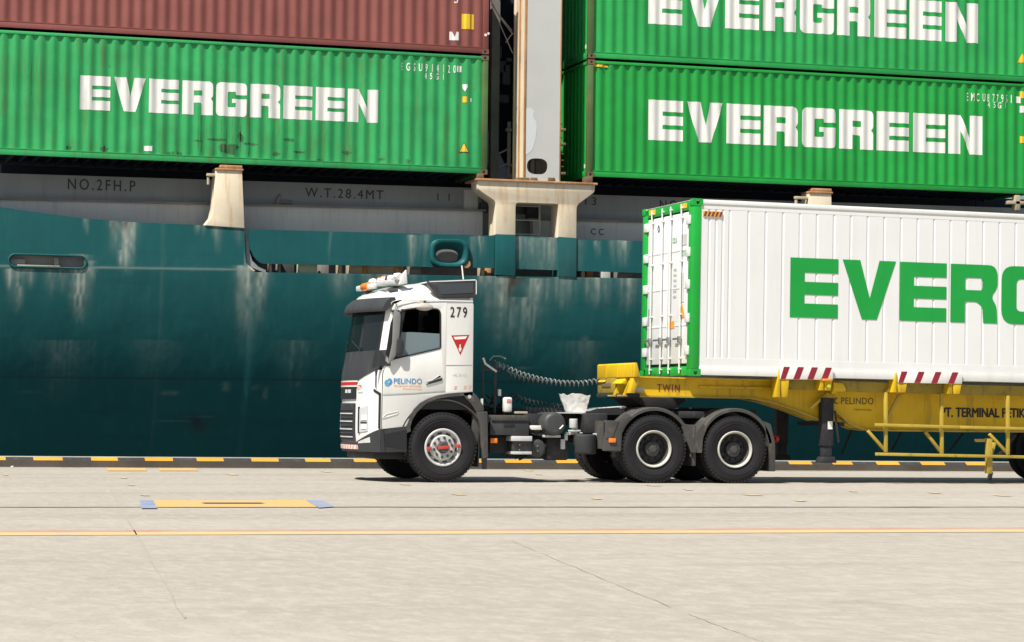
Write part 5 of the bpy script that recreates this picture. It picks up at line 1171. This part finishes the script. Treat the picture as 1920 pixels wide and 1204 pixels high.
mb = MB(); mb.tube([(at(p[0], p[1], TYN+.6)[0], TYN+.6, at(p[0], p[1], TYN+.6)[1]) for p in ((918, 676), (925, 668), (938, 668), (948, 673))], .012, 6); mb.tube([(at(p[0], p[1], TYN+.65)[0], TYN+.65, at(p[0], p[1], TYN+.65)[1]) for p in ((929, 690), (936, 684), (944, 690))], .012, 6); mb.build('hose_end', M['hose'], hs)
# rear mudguards
def mudguard(cx, a0, a1, name='rear_mudguard'):
    c = (cx, TYN-.03, RW+.02); mb = MB(); r0, r1 = .600, .655
    mb.lathe([(r0, 0), (r1-.012, 0), (r1, .012), (r1, .64), (r0+.03, .64), (r0+.03, .03), (r0, .03), (r0, 0)], c, 36, a0, a1)
    return mb.build(name, M['mud'], trk, sharp=40)
m1 = mudguard(R1X, R(22), R(158)); m2 = mudguard(R2X, R(8), R(158))
for cx in (R1X, R2X):
    c = (cx, TYF-.61, RW+.02); mb = MB(); mb.lathe([(.60, 0), (.655, 0), (.655, .64), (.60, .64), (.60, 0)], c, 30, R(10), R(165)); mb.build('rear_mudguard', M['mud'], trk)
y0 = TYN-.03
mb = MB(); plate(mb, rounded([at(1130, 845, y0), at(1164, 846, y0), at(1166, 806, y0), at(1186, 781, y0), at(1172, 775, y0), at(1157, 790, y0), at(1152, 800, y0), at(1136, 806, y0)], .02), y0-.004, y0+.03, bev=.005); plate(mb, rounded([at(1136, 822, y0), at(1136, 789, y0), at(1160, 790, y0), at(1151, 812, y0), at(1149, 822, y0)], .015), y0-.012, y0+.12, bev=.006); mb.box(at(1131, 840, y0)[0], at(1131, 840, y0)[0]+.02, y0+.03, y0+.6, .55, 1.0); mb.build('front_flap', M['mud'], m1)
mb = MB(); (xa, za), (xb, zb) = at(1141, 830, y0), at(1154, 822, y0); mb.box(xa, xb, y0-.03, y0, za, zb, .008); mb.build('marker_lamp', M['amber'], m1)
mb = MB(); plate(mb, rounded([at(1278, 800, y0), at(1289, 795, y0), at(1300, 822, y0), at(1307, 848, y0), at(1296, 849, y0)], .02), y0-.004, y0+.03); mb.box(at(1302, 850, y0)[0], at(1307, 850, y0)[0], y0+.05, y0+.55, .28, .95, .01); mb.build('middle_flap', M['mud'], m1)
mb = MB(); plate(mb, rounded([at(1306, 849, y0), at(1303, 830, y0), at(1306, 810, y0), at(1318, 795, y0), at(1326, 800, y0), at(1318, 822, y0), at(1316, 849, y0)], .02), y0-.004, y0+.03); mb.build('middle_flap', M['mud'], m2)
mb = MB(); plate(mb, rounded([at(1432, 790, y0+.02), at(1444, 795, y0+.02), at(1452, 830, y0+.02), at(1453, 884, y0+.02), at(1444, 884, y0+.02), at(1442, 840, y0+.02)], .015), y0+.0, y0+.6); mb.build('rear_flap', M['mud'], m2)
mb = MB(); x, z = at(1458.5, 823.5, TYN+.7); mb.cyl((x-.01, TYN+.68, z), (x-.01, TYN+.74, z), .03, 12); mb.box(x-.3, x+.03, TYN+.75, TYF-.75, z-.05, z+.05); mb.build('tail_lamp', M['red'], trk)
mb = MB(); (xa, za), (xb, zb) = at(1270, 782, TYN+.5), at(1350, 772, TYN+.5); mb.box(xa, xb, TYN+.4, TYN+.75, za-.02, zb, .01); mb.build('mudguard_bracket', M['chassis'], trk)
# fifth wheel
mb = MB(); mb.prism([at(1183, 745, ymid-.5), at(1292, 748, ymid-.5), at(1262, 768, ymid-.5), at(1210, 766, ymid-.5)], ymid-.5, ymid+.5, .01); (xa, za), (xb, zb) = at(1200, 778, ymid-.5), at(1350, 765, ymid-.5); mb.box(xa, xb, ymid-.5, ymid+.5, 1.19, zb, .02); mb.build('fifth_wheel', M['chassis'], trk)

# ================================================================ THE TRAILER
tl = thing('container_trailer', 'long yellow skeletal trailer with striped corner guides carrying the white container', 'trailer', (20, TYN+1.23, 0))
yb0, yb1 = TYN+.42, TYN+.92                      # main beams
def tpx(l, y): return [at(*q, y) for q in l]
for ya, sgn in ((yb0, 1), (yb1, -1)):
    yy = ya if sgn > 0 else ya-.02
    b0 = yb0
    up_ = tpx([(1180, 706.5), (1330, 711), (1465, 714.5), (1580, 724), (1760, 730), (2300, 745)], b0)
    lo_ = tpx([(2300, 812), (1900, 809.5), (1760, 808.5), (1640, 807), (1615, 804), (1592, 795), (1570, 779), (1563, 772), (1480, 762), (1440, 752.5), (1405, 746), (1300, 744), (1160, 741)], b0)
    mb = MB(); plate(mb, [at(1168, 741, b0), at(1183, 706, b0)]+up_[1:]+lo_[:-1], yy, yy+.02); bm_ = mb.build('main_beam', M['trailer'], tl)
    mb = MB()
    fl = [(1160, 741.5), (1300, 744.5), (1405, 746.5), (1440, 753), (1480, 766), (1540, 788.5)]
    P3 = tpx(fl, b0)
    for (xa, za), (xb, zb) in zip(P3, P3[1:]): mb.prism([(xa, za-.012), (xb, zb-.012), (xb, zb+.012), (xa, za+.012)], ya-.06 if sgn > 0 else ya-.02, ya+.08 if sgn > 0 else ya+.06)
    P3 = tpx([(1565, 772), (1590, 794), (1614, 804), (1640, 807), (1760, 808.5), (1900, 809.5), (2300, 812)], b0)
    for (xa, za), (xb, zb) in zip(P3, P3[1:]): mb.prism([(xa, za-.012), (xb, zb-.012), (xb, zb+.012), (xa, za+.012)], ya-.06 if sgn > 0 else ya-.02, ya+.08 if sgn > 0 else ya+.06)
    mb.build('bottom_flange', M['trailer_rail'], bm_)
    mb = MB(); P3 = tpx([(1180, 706), (1330, 710.5), (1465, 714), (1580, 723), (1760, 729.5), (2300, 744)], b0)
    for (xa, za), (xb, zb) in zip(P3, P3[1:]): mb.prism([(xa, za-.012), (xb, zb-.012), (xb, zb+.010), (xa, za+.010)], ya-.07 if sgn > 0 else ya-.02, ya+.08 if sgn > 0 else ya+.07)
    mb.build('top_flange', M['trailer'], bm_)
    # gooseneck slanted web below the straight part
    mb = MB(); plate(mb, tpx([(1405, 746), (1440, 752.5), (1480, 765), (1540, 788), (1566, 790), (1566, 746)], b0), yy+.001, yy+.019); mb.build('gooseneck_web', M['trailer'], bm_)
# ledge/lower rail on the near beam and small plate
mb = MB(); mb.prism(tpx([(1310, 724), (1450, 726.5), (1450, 730), (1310, 727.5)], yb0), yb0-.045, yb0); mb.box(at(1369, 735, yb0)[0], at(1369, 735, yb0)[0]+.015, yb0-.03, yb0, at(1369, 743, yb0)[1], at(1369, 728, yb0)[1]); mb.build('ledge', M['trailer'], tl)
# side rail just under the container between the guides
rail_l = [(1455, 713), (1585, 718), (1700, 722), (1790, 724), (2300, 737)]
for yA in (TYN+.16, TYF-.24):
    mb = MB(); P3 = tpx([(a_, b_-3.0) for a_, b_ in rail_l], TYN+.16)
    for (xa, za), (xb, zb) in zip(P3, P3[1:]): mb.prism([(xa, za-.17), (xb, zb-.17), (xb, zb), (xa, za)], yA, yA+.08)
    mb.build('side_rail', M['trailer_shaded'], tl)
mb = MB(); P3 = tpx([(1590, 737), (1677, 740), (1800, 742), (2300, 752)], TYN+.16)
for px in (1465, 1560, 1680, 1790, 1900): 
    x, z = at(px, 735, TYN+.2); mb.box(x, x+.09, TYN+.2, TYF-.2, z-.03, z+.06)
for x in (14.2, 15.5, 20.5, 23): mb.box(x, x+.12, yb0+.02, yb1-.02, 1.45, 1.6)
mb.build('cross_member', M['trailer'], tl)
# front bolster
bx0, bz1 = at(1187, 680, TYN+.15); bx1 = at(1196, 703, TYN+.15)[0]; bz0 = at(1187, 707, TYN+.15)[1]; bzl = at(1180, 737, TYN+.15)[1]
mb = MB(); mb.prism([(bx0, bz0), (bx0, bz1-.02), (bx0+.02, bz1), (bx0+.06, bz1), (bx1+.03, bz0+.03), (bx1+.03, bz0)], TYN+.12, TYF-.50, .01); bol = mb.build('front_bolster', M['trailer'], tl)
mb = MB(); mb.box(bx0-.006, bx0+.0, TYN+.9, TYN+.93, bz0, bz1-.02); mb.box(bx0-.006, bx0, TYF-1.0, TYF-.97, bz0, bz1-.02); mb.build('stiffener', M['trailer'], bol)
mb = MB(); mb.box(bx0+.0, bx1+.1, TYN+1.0, TYF-.52, bzl, bz0, .02); mb.build('coupling_box', M['trailer_shaded'], bol)
mb = MB(); mb.prism([(bx0-.05, bzl), (bx0+.03, bzl), (bx0+.14, bz0), (bx0+.02, bz0)], TYN+.16, TYN+.34, .005); mb.build('gusset', M['trailer'], bol)
mb = MB(); mb.prism([(bx0-.06, bz0-.10), (bx0+.04, bz0+.0), (bx0+.10, bz0+.0), (bx0+.04, bz0-.12)], TYN+.55, TYN+1.0, .005); mb.build('gusset', M['trailer'], bol)
mb = MB(); mb.prism([(bx0-.03, bz0-.07), (bx0+.04, bz0+.0), (bx0+.08, bz0+.0)], TYN+1.5, TYN+1.95, .005); mb.build('gusset', M['trailer'], bol)
mb = MB(); mb.box(bx0-.03, bx1+.1, TYN+.3, TYF-.55, bzl-.07, bzl, .02); mb.build('skid_plate', M['chassis'], bol)
mb = MB(); mb.box(bx0-.012, bx0, TYN+1.25, TYN+1.7, bz0-.16, bz0-.08, .006); mb.build('socket', M['casting'], bol)
mb = MB(); plate(mb, rounded(tpx([(1189, 735), (1189, 726), (1207, 727), (1207, 735)], yb0), .02), yb0-.006, yb0-.001); mb.build('number_plate', M['grey_wall'], tl)
mb = MB(); stencil(mb, 'TWIN', (1232, 734), (1275, 721), yb0-.004, .02, 1.25); mb.build('lettering', M['red_dark'], tl)
mb = MB(); stencil(mb, 'PELINDO', (1577, 758), (1638, 746), yb0-.004, .02, 1.1); crescent(mb, *at(1568, 751.5, yb0), .055, yb0-.004); stencil(mb, 'TERMINAL', (1600, 770), (1636, 767), yb0-.004, .0, 1.0); mb.build('lettering', plain('faded brown film', (.13, .10, .03), .6), tl)
mb = MB(); xa, za = at(1764, 781, yb0); xb = at(1963, 786, yb0)[0]; zt = at(1800, 764, yb0)[1]-at(1800, 782.5, yb0)[1]
write(mb, 'PT. TERMINAL PETIKEMAS', xa, za-.01, xb-xa, zt, yb0-.004, .045, 1.0); mb.build('lettering', M['black'], tl)
# corner guides with striped plates
def guide(p0, p1, legs):
    (xa, za), (xb, zb) = at(*p0, TYN-.06), at(*p1, TYN-.06); n_ = len(legs)
    mb = MB(); mb.box(xa, xb, TYN-.06, TYN-.035, za, zb, .004); g = mb.build('corner_guide', M['letter_white'], tl)
    mb = MB(); k = (xb-xa)/(4 if n_ else 4)
    for i in range(5):
        s0 = xa-.02+i*(xb-xa)*.265; q = [(s0, za+.003), (s0+.11, za+.003), (s0+.19, zb-.003), (s0+.08, zb-.003)]; q = [(min(max(x, xa+.003), xb-.003), z) for x, z in q]
        if q[1][0]-q[0][0] > .01: mb.poly([(x, TYN-.063, z) for x, z in q])
    mb.build('stripe', M['red_dark'], g)
    for lx0, lx1, ly1, up in legs:
        mb = MB(); x0, z0 = at(lx0, p0[1], TYN-.05); x1 = at(lx1, p0[1], TYN-.05)[0]; zz = at(lx0, ly1, TYN-.05)[1]
        mb.prism([(x0, za-.004), (x1, za-.004), (x1-.03, zz), (x0+.02, zz)], TYN-.05, TYN+.25, .006); mb.prism([(x0-.09, zz+.0), (x0-.01, zz-.0), (x0-.008, zb-.03), (x0-.03, zb-.03)], TYN-.04, TYN+.2, .004)
        mb.build('guide_leg', M['trailer'], g)
    return g
g1 = guide((1463, 711), (1562, 689), [(1465, 1480, 745, 1), (1546, 1561, 732, 0)])
g2 = guide((1684, 718), (1804, 698), [(1683, 1701, 736, 1), (1787, 1803, 739, 0)])
mb = MB(); x, z = at(1554, 722, TYN-.08); mb.cyl((x, TYN-.10, z-.02), (x, TYN-.05, z-.02), .03, 14); mb.build('side_lamp', plain('lime lens', (.5, .62, .04), .3), g1)
mb = MB(); x, z = at(1550, 712.5, TYN-.08); mb.box(x-.07, x+.09, TYN-.11, TYN-.05, z-.02, z+.02, .008); mb.build('reflector', M['orange'], g1)
mb = MB(); mb.prism(tpx([(1562, 734), (1562, 717), (1580, 719), (1585, 729), (1585, 734)], TYN+.1), TYN+.08, TYN+.16, .005); mb.prism(tpx([(1661, 735), (1672, 722), (1677, 722), (1677, 735)], TYN+.1), TYN+.08, TYN+.16, .005); mb.build('rail_gusset', M['trailer'], tl)
# guard rail frame
yg = TYN+.02
def bar(pts, w_, mat, name, parent, y=yg, d=.05):
    mb = MB(); P3 = [at(*p, y) for p in pts]
    for (xa, za), (xb, zb) in zip(P3, P3[1:]):
        dx, dz = xb-xa, zb-za; l_ = math.hypot(dx, dz); nx_, nz_ = -dz/l_*w_/2, dx/l_*w_/2
        mb.prism([(xa+nx_, za+nz_), (xb+nx_, zb+nz_), (xb-nx_, zb-nz_), (xa-nx_, za-nz_)], y, y+d, .004)
    return mb.build(name, mat, parent)
gr = bar([(1643, 851.5), (1920, 857), (2300, 864)], .05, M['trailer_rail'], 'guard_rail', tl)
bar([(1642, 796.5), (1800, 801), (1920, 804), (2300, 812)], .05, M['trailer_rail'], 'rail_bar', gr)
for px, y0_, y1_ in ((1661.5, 735, 848), (1766.5, 738, 851), (1890.5, 742, 853), (2020, 745, 856)): bar([(px, y0_), (px+.5, y1_)], .055, M['trailer_rail'], 'rail_post', gr, yg+.055, .05)
for a_, b_ in (((1628, 808), (1659, 843)), ((1736, 810), (1764, 846)), ((1856, 814), (1888, 848)), ((1554, 737), (1520, 766)), ((1690, 735), (1662, 790))): bar([a_, b_], .05, M['trailer_rail'], 'strut', gr, yg+.25, .05)
for a_, b_ in (((1578, 852), (1600, 800)), ((1672, 845), (1692, 808)), ((1780, 846), (1806, 812))): bar([a_, b_], .035, M['chassis'], 'strut', gr, TYF-.3, .04)
# landing legs
def leg(y, dx):
    mb = MB(); (xa, za), (xb, zb) = at(1542, 740, TYN+.2), at(1563, 862, TYN+.2); xa += dx; xb += dx
    mb.box(xa, xb, y, y+.16, .62, 1.42, .012); mb.box(xa+.02, xb-.02, y+.02, y+.14, .36, .64, .01); o = mb.build('landing_leg', M['chassis'], tl)
    mb = MB(); mb.prism([(xa-.05, .34), (xb+.05, .34), (xb+.01, .44), (xa-.0, .44)], y-.03, y+.19, .01); mb.build('foot', M['chassis'], o)
    return o
l1 = leg(TYN+.2, 0); leg(TYF-.36, 0)
mb = MB(); plate(mb, tpx([(1552, 805), (1552, 790), (1560.5, 790), (1560.5, 805)], TYN+.2), TYN+.19, TYN+.199); mb.build('label_plate', M['letter_white'], l1)
bar([(1566, 770), (1573, 830)], .03, M['chassis'], 'crank_rod', l1, TYN+.15, .03)
mb = MB(); mb.box(17.05, 17.15, TYN+.36, TYF-.36, .95, 1.02); mb.build('cross_shaft', M['chassis'], tl)
# bogie at the right edge
TRX = at(1918, 860, TYN)[0]+1.5
for cx in (TRX, TRX+1.3, TRX+2.6):
    for near in (True, False):
        sgn = 1 if near else -1; y0 = TYN+.02 if near else TYF-.02; mb = MB()
        for off in (0, .31): mb.lathe([(.27, sgn*(off+.03)), (.40, sgn*off), (.48, sgn*(off+.01)), (.52, sgn*(off+.05)), (.52, sgn*(off+.23)), (.48, sgn*(off+.27)), (.40, sgn*(off+.28)), (.27, sgn*(off+.25)), (.27, sgn*(off+.03))], (cx, y0, .52), 48)
        wt = mb.build('wheel', M['rubber'], tl); mb = MB(); mb.lathe([(.275, sgn*.04), (.262, sgn*.03), (.25, sgn*.12), (.12, sgn*.14), (.1, sgn*.05), (0, sgn*.045)], (cx, y0, .52), 36); mb.build('rim', M['hub_dark'], wt)
bar([(1856, 822), (1856, 888)], .10, M['trailer_rail'], 'bogie_post', tl, yg+.06, .08); bar([(1866, 830), (1850, 886)], .05, M['trailer_rail'], 'bogie_post', tl, yg+.2, .06)
bar([(1830, 826), (1850, 826)], .05, M['trailer_rail'], 'bracket', tl, yg+.1, .05); bar([(1905, 815), (1870, 858)], .06, M['chassis'], 'strut', tl, yg+.4, .06); bar([(1860, 885), (1856, 900)], .06, M['chassis'], 'strut', tl, yg+.4, .06)
mb = MB(); mb.box(TRX-.6, TRX+3.4, yb0-.05, yb0+.1, .62, .9, .02); mb.box(TRX-.6, TRX+3.4, yb1-.1, yb1+.05, .62, .9, .02)
for cx in (TRX, TRX+1.3, TRX+2.6): mb.cyl((cx, TYN+.3, .52), (cx, TYF-.3, .52), .07, 12)
mb.build('bogie_frame', M['chassis'], tl)

# ================================================================ LITTER
random.seed(9)
for px, py, s, lab in ((22, 877.5, .05, 'small white scrap lying at the foot of the kerb, far left'), (1266, 903.5, .05, 'small white scrap lying on the quay by the rear truck wheel'), (1752, 884, .07, 'small white scrap lying at the kerb foot under the yellow trailer')):
    x, y = atg(px, py); b = bmesh.new(); bmesh.ops.create_icosphere(b, subdivisions=2, radius=s)
    for v in b.verts: v.co = Vector((x+v.co.x*1.7*random.uniform(.8, 1.2), y+v.co.y*random.uniform(.8, 1.2), max(.002, s*.45+v.co.z*.7*random.uniform(.7, 1.2))))
    mb = MB(); mb._add(b); tag(mb.build('litter', M['paper']), lab, 'litter', 'scraps of litter on the quay')

# ---------------------------------------------------------------- every loose piece of a listed part becomes a part of its own
for o in list(COL.objects):
    if o.type != 'MESH' or o.name.split('.')[0] not in SPLIT or o.children: continue
    b = bmesh.new(); b.from_mesh(o.data); b.verts.ensure_lookup_table(); seen = set(); isl = []
    for v in b.verts:
        if v.index in seen: continue
        st_ = [v]; seen.add(v.index); cur = []
        while st_:
            q_ = st_.pop(); cur.append(q_.index)
            for e_ in q_.link_edges:
                ov = e_.other_vert(q_)
                if ov.index not in seen: seen.add(ov.index); st_.append(ov)
        isl.append(set(cur))
    b.free()
    if len(isl) < 2 or len(isl) > 40: continue
    src = o.data
    for i, keep in enumerate(isl):
        me = src.copy(); b = bmesh.new(); b.from_mesh(me); bmesh.ops.delete(b, geom=[v for v in b.verts if v.index not in keep], context='VERTS'); b.to_mesh(me); b.free()
        if i == 0: o.data = me
        else:
            c_ = o.copy(); c_.data = me; COL.objects.link(c_)
